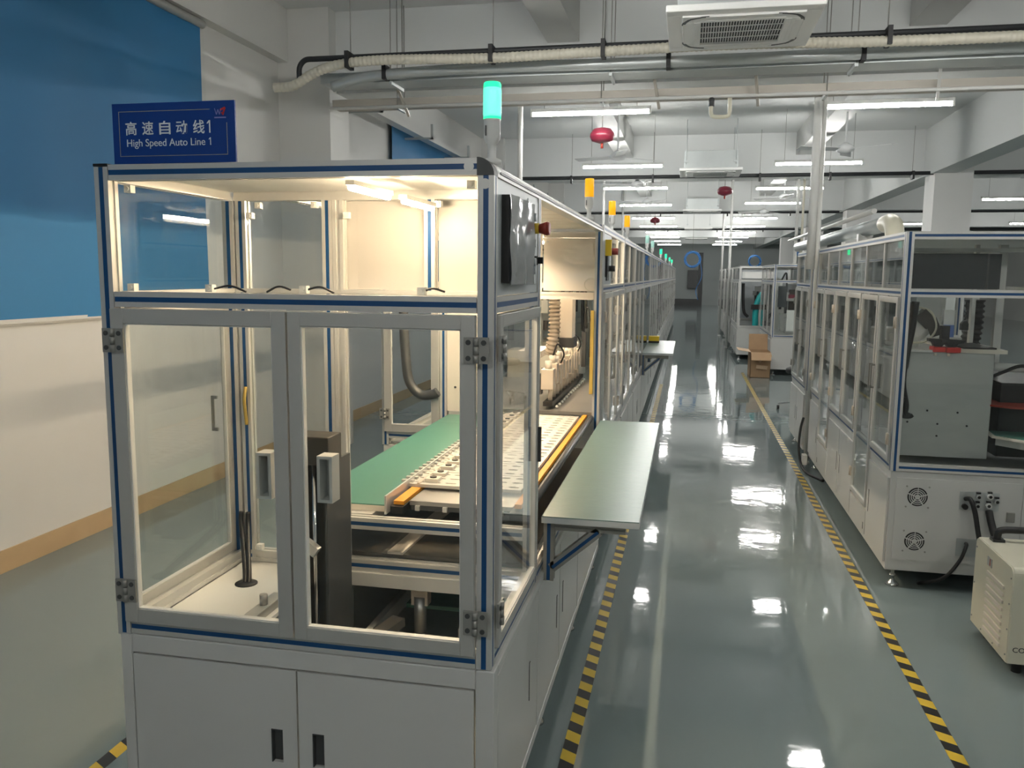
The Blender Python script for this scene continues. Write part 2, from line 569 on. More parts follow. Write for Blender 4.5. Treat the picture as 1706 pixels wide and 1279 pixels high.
# beams: cross beams, a beam along the left wall, a beam on the column line, secondary beams
BY = [7.35, 14.5, 21.6, 28.8, 36.0, 43.2]
n = 3
for by in BY:
    struct(MB().box(XL, XR, by, by + 0.30, ZB, ZC).build('trim_%d' % n, 'ceil')); n += 1
struct(MB().box(XL, XL + 0.10, Y0, Y1, 3.50, ZC).build('trim_%d' % n, 'wall')); n += 1
struct(MB().box(3.55, 3.90, Y0, Y1, ZB - 0.02, ZC).build('trim_%d' % n, 'ceil')); n += 1
for bx in (-1.24, 1.62):
    struct(MB().box(bx, bx + 0.27, Y0, Y1, 3.60, ZC).build('trim_%d' % n, 'wall_panel')); n += 1
for cy in (6.9, 14.05, 21.3, 28.5, 35.7):
    struct(MB().box(3.60, 4.14, cy, cy + 0.55, 0, ZC).build('wall_column_%d' % n, 'wall')); n += 1
for cy in (7.2, 14.35, 21.5, 28.7, 35.9):
    struct(MB().box(XL, XL + 0.49, cy, cy + 0.42, 0, ZC).build('wall_pilaster_%d' % n, 'wall')); n += 1

# window blinds along the left wall
def blind(y0, y1, label, z0=1.37, z1=3.45):
    t = thing('roller_blind', (XL + 0.06, (y0 + y1) / 2, z0), label, 'blind', 'blue roller blinds on the left wall')
    mb = MB()
    nx = max(6, int((y1 - y0) * 7)); nz = 8
    vs = []
    for j in range(nz + 1):
        for i in range(nx + 1):
            y = y0 + (y1 - y0) * i / nx; z = z0 + (z1 - z0) * j / nz
            w = 0.010 * math.sin(y * 4.1 + z * 1.3) * (1 - j / nz) + 0.006 * math.sin(y * 9 - z * 2)
            vs.append((XL + 0.055 + w, y, z))
    m = len(vs)
    vs += [(p[0] - 0.004, p[1], p[2]) for p in vs]
    fs = []
    for j in range(nz):
        for i in range(nx):
            a = j * (nx + 1) + i
            fs.append((a, a + 1, a + nx + 2, a + nx + 1))
            fs.append((m + a, m + a + nx + 1, m + a + nx + 2, m + a + 1))
    mb.add(vs, fs, True)
    mb.build('fabric', 'blind_blue', t, fix=False)
    MB().cyl((XL + 0.065, y0 - 0.02, z1 + 0.01), (XL + 0.065, y1 + 0.03, z1 + 0.01), 0.03, 12).build('head_tube', 'alu', t)
    MB().box(XL + 0.045, XL + 0.065, y0, y1, z0 - 0.012, z0 + 0.012).build('bottom_bar', 'white_paint', t)
    MB().box(XL, XL + 0.05, y1 + 0.004, y1 + 0.065, z0, z1).build('side_channel', 'white_paint', t)
    return t
blind(-4.0, 5.87, 'large blue roller blind behind the sign board at the left edge')
blind(10.0, 13.6, 'blue roller blind just past the wall pillar, under the white wall trunking')
blind(15.4, 20.6, 'blue roller blind further down the left wall, beyond the second pillar')

# hazard tape on the floor
def tape(x, y0, y1, label, w=0.052):
    o = MB().box(x - w / 2, x + w / 2, y0, y1, 0.0, 0.0012).build('hazard_tape', 'hazard_tape')
    tag(o, label, 'floor tape', 'yellow and black floor tapes')
tape(-0.348, 1.0, 13.0, 'yellow and black floor tape running under the green side table')
tape(0.972, 1.0, 15.0, 'yellow and black floor tape along the right side of the aisle')
tape(-1.88, 1.2, 3.6, 'short run of yellow and black tape left of the front white cabinet')

# ------------------------------------------------------------------ ceiling tubes
def make_tube_light():
    t = thing('tube_light', (0, 0, 3.2), 'x', 'light', 'ceiling tube lights')
    MB().box(-0.585, 0.585, -0.018, 0.018, 3.230, 3.262).build('housing', 'white_paint', t)
    MB().cyl((-0.565, 0, 3.205), (0.565, 0, 3.205), 0.014, 8).build('tube', 'tube_glow', t)
    for s in (-1, 1): MB().box(s * 0.575 - 0.010, s * 0.575 + 0.010, -0.014, 0.014, 3.188, 3.24).build('end_cap', 'white_plastic', t)
    for s in (-0.45, 0.45):
        MB().cyl((s, 0, 3.26), (s, 0, ZC), 0.003, 6).build('hanger_rod', 'alu_dark', t)
    return t
TL = make_tube_light()
ORD = ['first', 'second', 'third', 'fourth', 'fifth', 'sixth', 'seventh', 'eighth', 'ninth', 'tenth', 'eleventh', 'twelfth', 'thirteenth', 'fourteenth']
first = True
left_y = [-1.6, 4.38, 8.4, 12.5, 15.6, 19.3, 23.6, 27.4, 31.2, 35.0, 39.0, 43.2]  # first two are out of view, added to light the near end
right_y = [-0.7, 4.38, 8.45, 12.5, 15.9, 19.0, 23.8, 27.6, 31.4, 35.2, 39.2, 43.4]  # first two likewise unseen, added as fill for the machine fronts
far_y = [10.5, 18.5, 26.5]
fill_y = [-1.6, 3.2]  # unseen extra tubes, added to brighten the nearest right machine
for xs, ys, nm in ((-0.99, left_y, 'over the left machine line'), (1.70, right_y, 'over the right machine line'), (6.2, far_y, 'beyond the columns on the right'), (9.4, far_y, 'far right near the wall'), (5.0, fill_y, 'right of the viewer')):
    for i, y in enumerate(ys):
        if first:
            o = TL; o.location = (xs, y, 3.2); first = False
        else:
            o = copy_tree(TL, (xs, y, 3.2))
        if xs == 5.0:
            o['label'] = 'unseen fill tube light added %s the viewer on the far side of the column beam' % ('behind' if i == 0 else 'beside')
        elif y < 1:
            o['label'] = 'unseen fill tube light added behind the viewer ' + nm
        elif xs < 3:
            o['label'] = 'white ceiling tube light %s, %s from the viewer' % (nm, ORD[i - 1])  # the first of each row is an out-of-view tube added for light
        else:
            o['label'] = 'white ceiling tube light %s, %s from the viewer' % (nm, ORD[i])

# ------------------------------------------------------------------ ceiling cassette air conditioners
def make_ac():
    cx, cy = 0.268, 5.77
    t = thing('ceiling_air_conditioner', (cx, cy, 3.2), 'x', 'air conditioner', 'ceiling cassette air conditioners')
    h = 0.455
    b = MB().box(cx - 0.39, cx + 0.39, cy - 0.39, cy + 0.39, 3.245, 3.50)
    b.build('casing', 'galv', t, bevel=0.004)
    for sx in (-1, 1):
        for sy in (-1, 1):
            x = cx + sx * 0.36; y = cy + sy * 0.40
            MB().cyl((x, y, 3.30), (x, y, ZC), 0.005, 6).build('hanger_rod', 'galv', t)
            MB().box(x - 0.03, x + 0.03, y - 0.02, y + 0.02, 3.33, 3.36).build('mounting_lug', 'galv', t)
    # panel: ring with bevelled lip, inner frame, grille
    p = MB()
    def ring(o0, i0, z0, z1):
        p.box(cx - o0, cx + o0, cy - o0, cy - i0, z0, z1); p.box(cx - o0, cx + o0, cy + i0, cy + o0, z0, z1)
        p.box(cx - o0, cx - i0, cy - i0, cy + i0, z0, z1); p.box(cx + i0, cx + o0, cy - i0, cy + i0, z0, z1)
    ring(h, 0.36, 3.205, 3.245)
    ring(0.36, 0.25, 3.195, 3.24)
    p.build('panel', 'ac_white', t, bevel=0.006)
    MB().box(cx - 0.252, cx + 0.252, cy - 0.252, cy + 0.252, 3.204, 3.24).build('intake', 'black', t)
    g = MB()
    for i in range(31):
        x = cx - 0.25 + 0.5 * i / 30
        g.box(x - 0.0028, x + 0.0028, cy - 0.25, cy + 0.25, 3.198, 3.2015)
    for i in range(5):
        y = cy - 0.25 + 0.5 * i / 4
        g.box(cx - 0.252, cx + 0.252, y - 0.004, y + 0.004, 3.197, 3.2015)
    gr = g.build('grille', 'ac_white', t)
    fr = MB()
    for a in range(4):
        s0 = len(fr.v)
        fr.box(-0.252, 0.252, -0.290, -0.250, 3.190, 3.205)
        fr.xform(Matrix.Translation((cx, cy, 0)) @ Matrix.Rotation(a * PI / 2, 4, 'Z'), s0)
    fr.build('grille_frame', 'ac_white', t, bevel=0.003)
    for a in range(4):
        M = Matrix.Translation((cx, cy, 0)) @ Matrix.Rotation(a * PI / 2, 4, 'Z')
        lv = MB().box(-0.22, 0.22, -0.356, -0.312, 3.1925, 3.196); lv.xform(M)
        lv.build('louvre', 'ac_white', t)
        for q in (-1, 1):
            sl = MB()
            pts = [(q * (0.20 + 0.13 * k / 6), -0.365 + 0.055 * (k / 6) ** 2) for k in range(7)]
            poly = pts + [(x, y + 0.022) for x, y in reversed(pts)]
            sl.prism(poly, 'z', 3.1935, 3.197)
            sl.xform(M)
            sl.build('air_slot', 'dark_grey', t)
    return t
AC = make_ac()
AC['label'] = 'white four-way cassette air conditioner nearest the viewer, over the aisle'
for i, (y, lb) in enumerate(((13.5, 'second cassette air conditioner along the aisle, with red canister below'), (21.4, 'third cassette air conditioner along the aisle'),
                             (29.2, 'fourth cassette air conditioner along the aisle'), (36.8, 'farthest cassette air conditioner along the aisle'))):
    copy_tree(AC, (0.268, y, 3.2), lb)

# ------------------------------------------------------------------ pipes and trays under the beams
def cross_pipe(y, z, x0, x1, label, clamps, r=0.021, elbow=True):
    t = thing('black_pipe', (x0, y, z), label, 'pipe', 'black pipes across the hall')
    mb = MB()
    if elbow:
        mb.path(curve_pts([(x0, y, z - 0.16), (x0, y, z - 0.06), (x0 + 0.05, y, z - 0.005), (x0 + 0.14, y, z)], 5) + [Vector((x1, y, z))], r, 10)
    else:
        mb.cyl((x0, y, z), (x1, y, z), r, 10)
    mb.build('tube', 'pipe_black', t)
    for c in clamps:
        MB().box(c - 0.015, c + 0.015, y - 0.098, y + 0.026, z - 0.094, z + 0.028).build('clamp', 'black_rubber', t)
        MB().cyl((c, y, z + 0.03), (c, y, ZC), 0.004, 6).build('hanger_rod', 'alu_dark', t)
    return t
cross_pipe(6.38, 3.305, -3.05, 12.5, 'thick black pipe crossing above, nearest the viewer, with clamps on rods', (-2.62, -1.49, -0.66, 1.27, 3.0, 4.6))
cross_pipe(14.15, 3.245, -3.1, 12.5, 'black pipe crossing behind the second air conditioner', (-1.95, -0.62, 1.05, 2.1, 3.3, 5.0), 0.03)
cross_pipe(22.1, 3.245, -3.1, 12.5, 'black pipe crossing behind the third air conditioner', (-2.2, -0.75, 0.9, 2.4, 4.2), 0.034)
cross_pipe(29.9, 3.245, -3.1, 12.5, 'black pipe crossing behind the fourth air conditioner', (-2.2, -0.75, 0.9, 2.4), 0.036)
h = corrugated([(-3.24, 6.33, 3.09), (-3.08, 6.33, 3.10), (-2.9, 6.33, 3.19), (-2.68, 6.33, 3.245), (-2.3, 6.33, 3.262), (-1.5, 6.33, 3.243), (-0.6, 6.33, 3.255), (0.3, 6.33, 3.262), (1.2, 6.33, 3.24), (2.2, 6.33, 3.235), (6, 6.33, 3.24)], 0.036, 0.034, 0.05, 12)
tag(h.build('corrugated_hose', 'hose_cream'), 'cream ribbed hose strapped under the nearest black pipe', 'hose')
h = MB()
h.path(curve_pts([(-3.22, 6.45, 3.15), (-3.16, 6.46, 3.13), (-3.1, 6.46, 3.13)], 4), 0.01, 6)
def cable_tray(y, z0, z1, x0, x1, w, label, m, lip):
    t = thing('cable_tray', (x0, y, z0), label, 'cable tray', 'cable trays across the hall')
    MB().box(x0, x1, y - w / 2, y + w / 2, z0, z0 + 0.004).build('tray_floor', m, t)
    for s in (-1, 1):
        MB().box(x0, x1, y + s * w / 2 - 0.003, y + s * w / 2 + 0.003, z0, z1).build('side_flange', m, t)
    k = x0 + 0.6
    while k < x1:
        MB().box(k - 0.012, k + 0.012, y - w / 2 - 0.02, y + w / 2 + 0.02, z0 - 0.025, z0).build('support_bar', lip, t)
        for s in (-1, 1):
            MB().cyl((k, y + s * (w / 2 + 0.012), z0 - 0.03), (k, y + s * (w / 2 + 0.012), ZB if abs(y - 7.5) < 0.16 else ZC), 0.004, 6).build('hanger_rod', 'alu_dark', t)
        k += 1.75
    return t
cable_tray(6.75, 3.17, 3.25, -2.98, 12.0, 0.26, 'long grey galvanised cable tray behind the cream hose', 'galv', 'galv')
cable_tray(7.20, 3.075, 3.145, -3.1, 12.0, 0.16, 'narrow brownish cable tray under the first cross beam', 'galv_brown', 'galv')
t = thing('insulated_pipe', (-2.9, 6.62, 3.2), 'grey foil-wrapped pipe lying along the cable tray', 'pipe')
MB().path(curve_pts([(-2.85, 6.55, 3.13), (-2.5, 6.55, 3.20), (-1.6, 6.55, 3.225), (0, 6.55, 3.215), (3, 6.55, 3.225), (10, 6.55, 3.22)], 10), 0.042, 12).build('lagging', 'galv', t)
for k in (-2.4, -0.2, 1.15, 2.35):
    MB().box(k - 0.016, k + 0.016, 6.50, 6.60, 3.165, 3.275).build('strap', 'black_rubber', t)
tag(MB().cyl((-3.1, 7.05, 3.06), (12, 7.05, 3.055), 0.014, 10).build('white_conduit', 'white_plastic'), 'thin white conduit running below the brownish tray', 'conduit')
t = thing('drain_trap', (0.15, 7.08, 2.9), 'small cream U-shaped pipe trap hanging below the tray', 'pipe trap')
MB().path(curve_pts([(0.13, 7.06, 3.05), (0.13, 7.06, 2.93), (0.16, 7.06, 2.905), (0.24, 7.06, 2.905), (0.27, 7.06, 2.93), (0.27, 7.06, 3.05)], 4), 0.016, 8).build('bend', 'cream_plastic', t)
MB().cyl((0.13, 7.06, 2.985), (0.13, 7.06, 3.05), 0.024, 8).build('collar', 'dark_grey', t)
for (x, lb) in ((-2.42, 'slanting steel bracket arm near the wall pillar'), (-0.30, 'slanting steel bracket arm left of the trap'), (0.47, 'brown steel bracket arm right of the pipe trap'), (1.78, 'pale steel bracket arm right of the white pole')):
    mb = MB().bar((x - 0.02, 6.92, 3.20), (x + 0.02, 7.12, 2.99), 0.022, 0.014)
    tag(mb.build('bracket_arm', 'galv_brown' if x < 1 else 'white_paint'), lb, 'bracket')
# white trunking with brackets on the left wall
t = thing('wall_trunking', (-3.4, 8.0, 3.33), 'white cable trunking on brackets along the left wall', 'trunking')
MB().box(-3.46, -3.34, 7.9, 30, 3.36, 3.42).build('channel', 'white_paint', t)
for k in range(12):
    y = 8.7 + k * 1.8
    mb = MB().box(-3.66, -3.22, y - 0.015, y + 0.015, 3.335, 3.36).box(-3.25, -3.22, y - 0.015, y + 0.015, 3.335, 3.52)
    mb.build('bracket', 'galv', t)

# ------------------------------------------------------------------ ceiling fans, fire canisters
def make_fan():
    t = thing('ceiling_fan', (0, 0, 3.15), 'x', 'fan', 'white ceiling fans')
    MB().cyl((0, 0, 3.22), (0, 0, ZC), 0.012, 8).build('down_rod', 'fan_white', t)
    MB().lathe((0, 0, 3.12), [(0.02, 0), (0.09, 0.02), (0.11, 0.06), (0.07, 0.10), (0.02, 0.13)], 18).build('motor', 'fan_white', t)
    for a in range(3):
        an = a * 2 * PI / 3 + 0.5
        bl = MB()
        bl.box(0.10, 0.60, -0.065, 0.065, 3.165, 3.172)
        bl.xform(Matrix.Rotation(an, 4, 'Z') @ Matrix.Translation((0, 0, 3.17)) @ Matrix.Rotation(0.18, 4, 'X') @ Matrix.Translation((0, 0, -3.17)))
        bl.build('blade', 'fan_white', t)
    return t
FAN = make_fan()
fans = [(-0.95, 11.2, 0.2, 'ceiling fan over the left line behind the red canister'), (1.78, 10.9, 0.9, 'ceiling fan right of the tall white pole'), (-0.9, 14.6, 0.5, 'ceiling fan over the left line between second and third tube'),
        (1.75, 17.2, 0.1, 'ceiling fan over the right line below the second cross beam'), (-0.9, 18.0, 0.7, 'farthest ceiling fan over the left line'), (1.7, 21.0, 0.35, 'farthest ceiling fan over the right line'), (5.4, 14.0, 0.3, 'ceiling fan beyond the grey column on the right')]
for i, (x, y, r, lb) in enumerate(fans):
    if i == 0:
        FAN.location = (x, y, 3.15); FAN.rotation_euler.z = r; FAN['label'] = lb
    else:
        copy_tree(FAN, (x, y, 3.15), lb, rz=r)

def canister(x, y, z, label):
    t = thing('fire_canister', (x, y, z), label, 'fire canister', 'red hanging fire canisters')
    MB().lathe((x, y, z), [(0.03, 0), (0.11, 0.025), (0.13, 0.07), (0.125, 0.10), (0.09, 0.145), (0.02, 0.16)], 22).build('tank', 'pink_red', t)
    MB().cyl((x, y, z - 0.05), (x, y, z), 0.014, 8).build('nozzle', 'dark_red', t)
    MB().cyl((x, y, z + 0.15), (x, y, ZC), 0.006, 6).build('hanger_rod', 'alu_dark', t)
canister(-0.935, 9.05, 3.02, 'red round fire canister hanging below the nearest left tube light')
canister(0.55, 14.9, 3.0, 'red round fire canister hanging behind the second air conditioner')
canister(-0.9, 22.5, 3.0, 'distant red round fire canister over the left line')

# ------------------------------------------------------------------ vertical service poles
def pole(x, y, z0, z1, r, label, m='white_paint', second=None):
    t = thing('service_pole', (x, y, z0), label, 'pole', 'white vertical service poles')
    MB().cyl((x, y, z0), (x, y, z1), r, 14).build('pipe', m, t)
    MB().lathe((x, y, z0), [(r * 1.7, 0), (r * 1.7, 0.01), (r * 1.05, 0.02)], 14).build('base_flange', m, t)
    if second:
        dx, r2, m2, zz0 = second
        MB().cyl((x + dx, y, zz0), (x + dx, y, z1), r2, 12).build('side_pipe', m2, t)
    return t
pole(1.085, 7.76, 0, ZB + 0.1, 0.020, 'thick white pole standing between the two nearest right machines', 'white_plastic', (-0.052, 0.036, 'ac_white', 1.72))
pole(-1.66, 8.3, 1.925, ZB + 0.05, 0.026, 'white pole rising from the left line behind the green signal tower')
pole(-1.66, 16.6, 1.925, ZC, 0.026, 'white pole rising from the left line beside the second amber tower')
pole(-1.66, 21.5, 1.925, ZC, 0.028, 'white pole rising from the left line past the third amber tower')
pole(1.76, 15.1, 1.865, ZC, 0.026, 'white pole pair rising from the blue-framed right machine', 'white_paint', (0.09, 0.020, 'hose_cream', 1.865))
pole(0.92, 20.25, 0, ZC, 0.03, 'thin white floor pole in front of the far right machines')
pole(0.90, 24.3, 0, ZC, 0.03, 'farthest thin white floor pole on the right of the aisle')

# ================================================================== FRONT LEFT MACHINE
ZT, ZM, ZBASE = 1.925, 1.575, 0.64
m1 = thing('assembly_machine', (-0.98, 3.3, 0), 'front left glass-walled machine with blue sign board on top and white base cabinet', 'machine', 'machines of the left line')
FR = Face('-y', 1.99); RS = Face('+x', -0.46); RB = Face('+x', -0.462); LS = Face('-x', -1.54)

# base cabinet under the front bay (open inside)
b = MB()
b.box(-1.53, -1.496, 1.985, 2.03, 0.10, ZBASE); b.box(-0.50, -0.45, 1.985, 2.03, 0.10, ZBASE)
b.box(-1.496, -0.50, 1.985, 2.03, 0.588, ZBASE); b.box(-1.496, -0.50, 1.985, 2.03, 0.10, 0.15)
b.box(-1.53, -1.515, 2.03, 2.62, 0.10, ZBASE); b.box(-0.478, -0.462, 2.03, 4.65, 0.10, ZBASE)
b.box(-1.53, -1.33, 2.605, 2.62, 0.10, ZBASE)
b.box(-1.33, -1.315, 2.62, 4.65, 0.10, ZBASE)
b.box(-1.53, -0.462, 2.03, 2.62, 0.10, 0.115); b.box(-1.33, -0.462, 2.62, 4.65, 0.10, 0.115)
b.box(-1.33, -0.462, 4.635, 4.65, 0.115, ZBASE)
b.box(-0.47, -0.45, 2.03, 4.65, 0.612, ZBASE); b.box(-0.47, -0.45, 2.03, 4.65, 0.10, 0.135)
for yy in (2.03, 2.64, 3.14, 3.70, 4.60): b.box(-0.47, -0.45, yy, yy + 0.045, 0.135, 0.612)
b.build('base_frame', 'white_paint', m1, bevel=0.003)
panel_door(m1, Face('-y', 2.0), -1.492, -0.999, 0.155, 0.584, (-1.058, 0.315, 0.411), 0.0, 0.016, sw=0.0165)
panel_door(m1, Face('-y', 2.0), -0.994, -0.504, 0.155, 0.584, (-0.937, 0.315, 0.411), 0.0, 0.016, sw=0.0165)
for (u0, u1, sl) in ((2.078, 2.637, 2.50), (2.688, 3.137, 3.075), (3.188, 3.697, 3.235), (3.748, 4.597, 4.50)):
    panel_door(m1, RB, u0, u1, 0.138, 0.609, (sl, 0.30, 0.428), 0.0, 0.010, sw=0.007)
for (x, y) in ((-1.49, 2.03), (-0.50, 2.03), (-0.50, 2.9), (-0.50, 3.75), (-0.50, 4.6), (-1.28, 4.6)):
    foot(m1, x, y, 0.11)

# aluminium frame
ZL = ZT - 0.04 - ZBASE
profile(m1, (-1.52, 2.01, ZBASE - 0.005), 'z', ZT - ZBASE, 0.04, ('-y', '-x'), 'frame_post')
profile(m1, (-0.48, 2.01, ZBASE + 0.002), 'z', ZL, 0.04, ('-y', '+x'), 'frame_post')
profile(m1, (-1.52, 2.63, ZBASE), 'z', ZT - ZBASE - 0.04, 0.04, ('-y', '-x'), 'frame_post')
profile(m1, (-1.475, 2.63, ZBASE), 'z', ZM - ZBASE + 0.31, 0.036, ('-y',), 'frame_post')
profile(m1, (-0.48, 2.63, ZBASE), 'z', ZL, 0.04, ('+x', '-y'), 'frame_post')
profile(m1, (-0.48, 4.63, ZBASE), 'z', ZL, 0.04, ('+x', '-y'), 'frame_post')
profile(m1, (-1.165, 2.63, 0.42), 'z', ZT - 0.04 - 0.42, 0.036, ('-y',), 'frame_post')
profile(m1, (-1.128, 2.63, 0.115), 'z', ZT - 0.04 - 0.115, 0.036, (), 'frame_post')
profile(m1, (-0.815, 2.63, ZM + 0.02), 'z', ZT - ZM - 0.06, 0.036, ('-y',), 'frame_post')
for z, st in ((ZT - 0.02, ('-y',)), (ZM, ('-y',)), (0.662, ('-y',))):
    profile(m1, (-1.498, 2.01, z), 'x', 0.996, 0.04, st, 'frame_rail')
for z in (ZT - 0.02, ZM):
    profile(m1, (-1.498, 2.63, z), 'x', 0.996, 0.04, (), 'frame_rail')
    profile(m1, (-1.52, 2.032, z), 'y', 0.576, 0.04, ('-x',), 'frame_rail')
profile(m1, (-1.52, 2.032, 0.662), 'y', 0.576, 0.04, ('-x',), 'frame_rail')
profile(m1, (-1.498, 2.63, 0.662), 'x', 0.31, 0.04, (), 'frame_rail')
profile(m1, (-0.48, 2.032, ZM), 'y', 0.576, 0.04, ('+x',), 'frame_rail')
profile(m1, (-0.48, 2.032, 0.662), 'y', 0.576, 0.04, ('+x',), 'frame_rail')
profile(m1, (-1.108, 2.63, 0.806), 'x', 0.606, 0.04, ('-y',), 'frame_rail')
profile(m1, (-1.108, 2.63, 0.659), 'x', 0.606, 0.04, ('-y',), 'frame_rail')
profile(m1, (-1.31, 4.63, ZT - 0.02), 'x', 0.81, 0.04, (), 'frame_rail')
profile(m1, (-1.31, 2.652, ZT - 0.02), 'y', 1.956, 0.04, (), 'frame_rail')
profile(m1, (-1.31, 2.652, 0.66), 'y', 1.956, 0.04, ('-x',), 'frame_rail')
profile(m1, (-0.48, 2.652, 0.66), 'y', 1.956, 0.04, ('+x',), 'frame_rail')
MB().box(-1.33, -0.47, 2.60, 2.64, 0.589, 0.638).build('base_header', 'white_paint', m1, bevel=0.002)
# rounded top edge rail with its black corner cap
def quarter(cx, cz, r, k=8):
    return [(cx, cz)] + [(cx + r * math.sin(i * PI / 2 / k), cz + r * math.cos(i * PI / 2 / k)) for i in range(k + 1)]
MB().prism(quarter(-0.502, 1.884, 0.042), 'y', 2.032, 4.65).build('corner_rail', 'alu', m1)
MB().box(-0.4605, -0.4585, 2.06, 4.64, 1.893, 1.899).build('rail_groove', 'dark_grey', m1)
MB().prism(quarter(-0.502, 1.884, 0.0425), 'y', 1.988, 2.032).build('corner_cap', 'dark_grey', m1)
for c in ((-0.522, 1.905), (-0.482, 1.864)):
    mb = MB(); FR.cyl(mb, c[0], c[1], 0.0, 0.0012, 0.0125, 16); mb.build('slot_plug', 'alu', m1)
MB().box(-1.541, -1.499, 1.989, 2.031, ZT - 0.004, ZT + 0.003).build('post_cap', 'black', m1)
# roof sheets
MB().box(-1.50, -0.50, 2.03, 2.61, ZT - 0.012, ZT - 0.006).build('roof_sheet', 'white_plastic', m1)
for k in range(9):
    MB().box(-1.29, -0.505, 2.66 + k * 0.216, 2.66 + k * 0.216 + 0.208, ZT - 0.026, ZT - 0.012).build('roof_slat', 'beige_panel', m1)
# glass
def pane(F, u0, u1, z0, z1, d=-0.012, par=None, m='pane', nm='window_pane'):
    mb = MB(); F.box(mb, u0, u1, z0, z1, d - 0.005, d)
    return mb.build(nm, m, par or m1)
pane(FR, -1.498, -0.502, ZM + 0.021, ZT - 0.041)
pane(LS, 2.032, 2.608, ZM + 0.021, ZT - 0.041)
pane(Face('-y', 2.61), -1.455, -1.185, 0.684, ZM - 0.021)
pane(Face('-y', 2.61), -1.455, -1.185, ZM + 0.021, ZT - 0.041)
pane(Face('-y', 2.64), -1.145, -0.835, ZM + 0.021, ZT - 0.041, m='back_sheet', nm='back_panel')
pane(Face('-y', 2.64), -0.796, -0.502, ZM + 0.021, ZT - 0.041, m='back_sheet', nm='back_panel')
# the two front doors
d = glazed_door(m1, FR, -1.499, -0.996, 0.684, 1.551, 0.039, -0.002, 0.024)
for z in (1.467, 0.776):
    hinge(d, FR, -1.489, z, 0.0222)
d2 = glazed_door(m1, FR, -0.991, -0.5012, 0.684, 1.551, 0.035, -0.002, 0.024)
for z in (1.467, 0.776):
    hinge(d2, FR, -0.496, z, 0.0222)
def box_pull(door, u, z0, z1):
    mb = MB()
    FR.box(mb, u - 0.021, u - 0.013, z0, z1, -0.05, -0.002); FR.box(mb, u + 0.013, u + 0.021, z0, z1, -0.05, -0.002)
    FR.box(mb, u - 0.021, u + 0.021, z0 - 0.006, z0 + 0.002, -0.05, -0.002); FR.box(mb, u - 0.021, u + 0.021, z1 - 0.002, z1 + 0.006, -0.05, -0.002)
    mb.build('pull_frame', 'alu', door)
    mb = MB(); FR.box(mb, u - 0.013, u + 0.013, z0 + 0.002, z1 - 0.002, -0.05, -0.045); mb.build('pull_plate', 'sheet_steel', door)
box_pull(d, -1.080, 1.06, 1.172); box_pull(d2, -0.908, 1.06, 1.172)
# left side door with its handle, right side door
glazed_door(m1, LS, 2.034, 2.606, 0.684, 1.551, 0.03, -0.016, 0.018, (2.545, 1.115, 1.235, 'alu_dark'))
d3 = glazed_door(m1, RS, 2.034, 2.606, 0.684, 1.551, 0.03, -0.012, 0.022, None)
mb = MB(); RS.box(mb, 2.585, 2.597, 1.06, 1.172, 0.010, 0.020); mb.build('handle', 'dark_grey', d3)
for z in (1.467, 0.776):
    hinge(d3, RS, 2.046, z, 0.008, hw=0.026)
# control panel
cp = MB(); RS.box(cp, 2.034, 2.608, ZM + 0.022, 1.883, -0.016, -0.004)
cp = cp.build('control_panel', 'panel_grey', m1)
mb = MB(); RS.box(mb, 2.092, 2.415, 1.628, 1.848, -0.004, 0.016); mb.build('screen_bezel', 'black', cp)
mb = MB(); RS.box(mb, 2.100, 2.410, 1.634, 1.842, 0.016, 0.0175); mb.build('touch_screen', 'dark_screen', cp)
vs = []; fs = []
for j in range(9):
    for i in range(9):
        u = 2.096 + 0.325 * i / 8; z = 1.624 + 0.226 * j / 8
        vs.append((-0.46 + 0.0205 + 0.004 * math.sin(i * 1.9 + j * 0.5) * math.sin(j * 0.9 + 1), u, z))
for j in range(8):
    for i in range(8):
        a = j * 9 + i; fs.append((a, a + 1, a + 10, a + 9))
MB().add(vs, fs, True).build('protective_film', 'film', cp)
mb = MB(); RS.box(mb, 2.44, 2.60, 1.622, 1.87, -0.004, -0.002); mb.build('button_plate', 'panel_grey', cp)
def button(u, z, m, r=0.0155, h=0.014, nm='push_button'):
    mb = MB(); RS.cyl(mb, u, z, -0.004, 0.008, r, 16); o = mb.build(nm, 'black', cp)
    mb = MB(); RS.cyl(mb, u, z, 0.008, 0.008 + h * 0.5, r * 0.8, 16, r * 0.72); mb.build('button_cap', m, cp)
for z in (1.818, 1.742, 1.664): button(2.487, z, 'panel_grey')
button(2.487, 1.688, 'panel_grey'); 
mb = MB(); RS.cyl(mb, 2.545, 1.693, -0.004, 0.010, 0.014, 14); RS.box(mb, 2.541, 2.549, 1.683, 1.703, 0.01, 0.026); mb.build('selector_switch', 'black', cp)
mb = MB(); RS.cyl(mb, 2.515, 1.787, -0.004, 0.018, 0.016, 16); mb.build('stop_collar', 'yellow', cp)
mb = MB(); RS.cyl(mb, 2.515, 1.787, 0.018, 0.042, 0.013, 16, 0.021); RS.cyl(mb, 2.515, 1.787, 0.042, 0.05, 0.021, 16, 0.018); mb.build('emergency_stop', 'dark_red', cp)

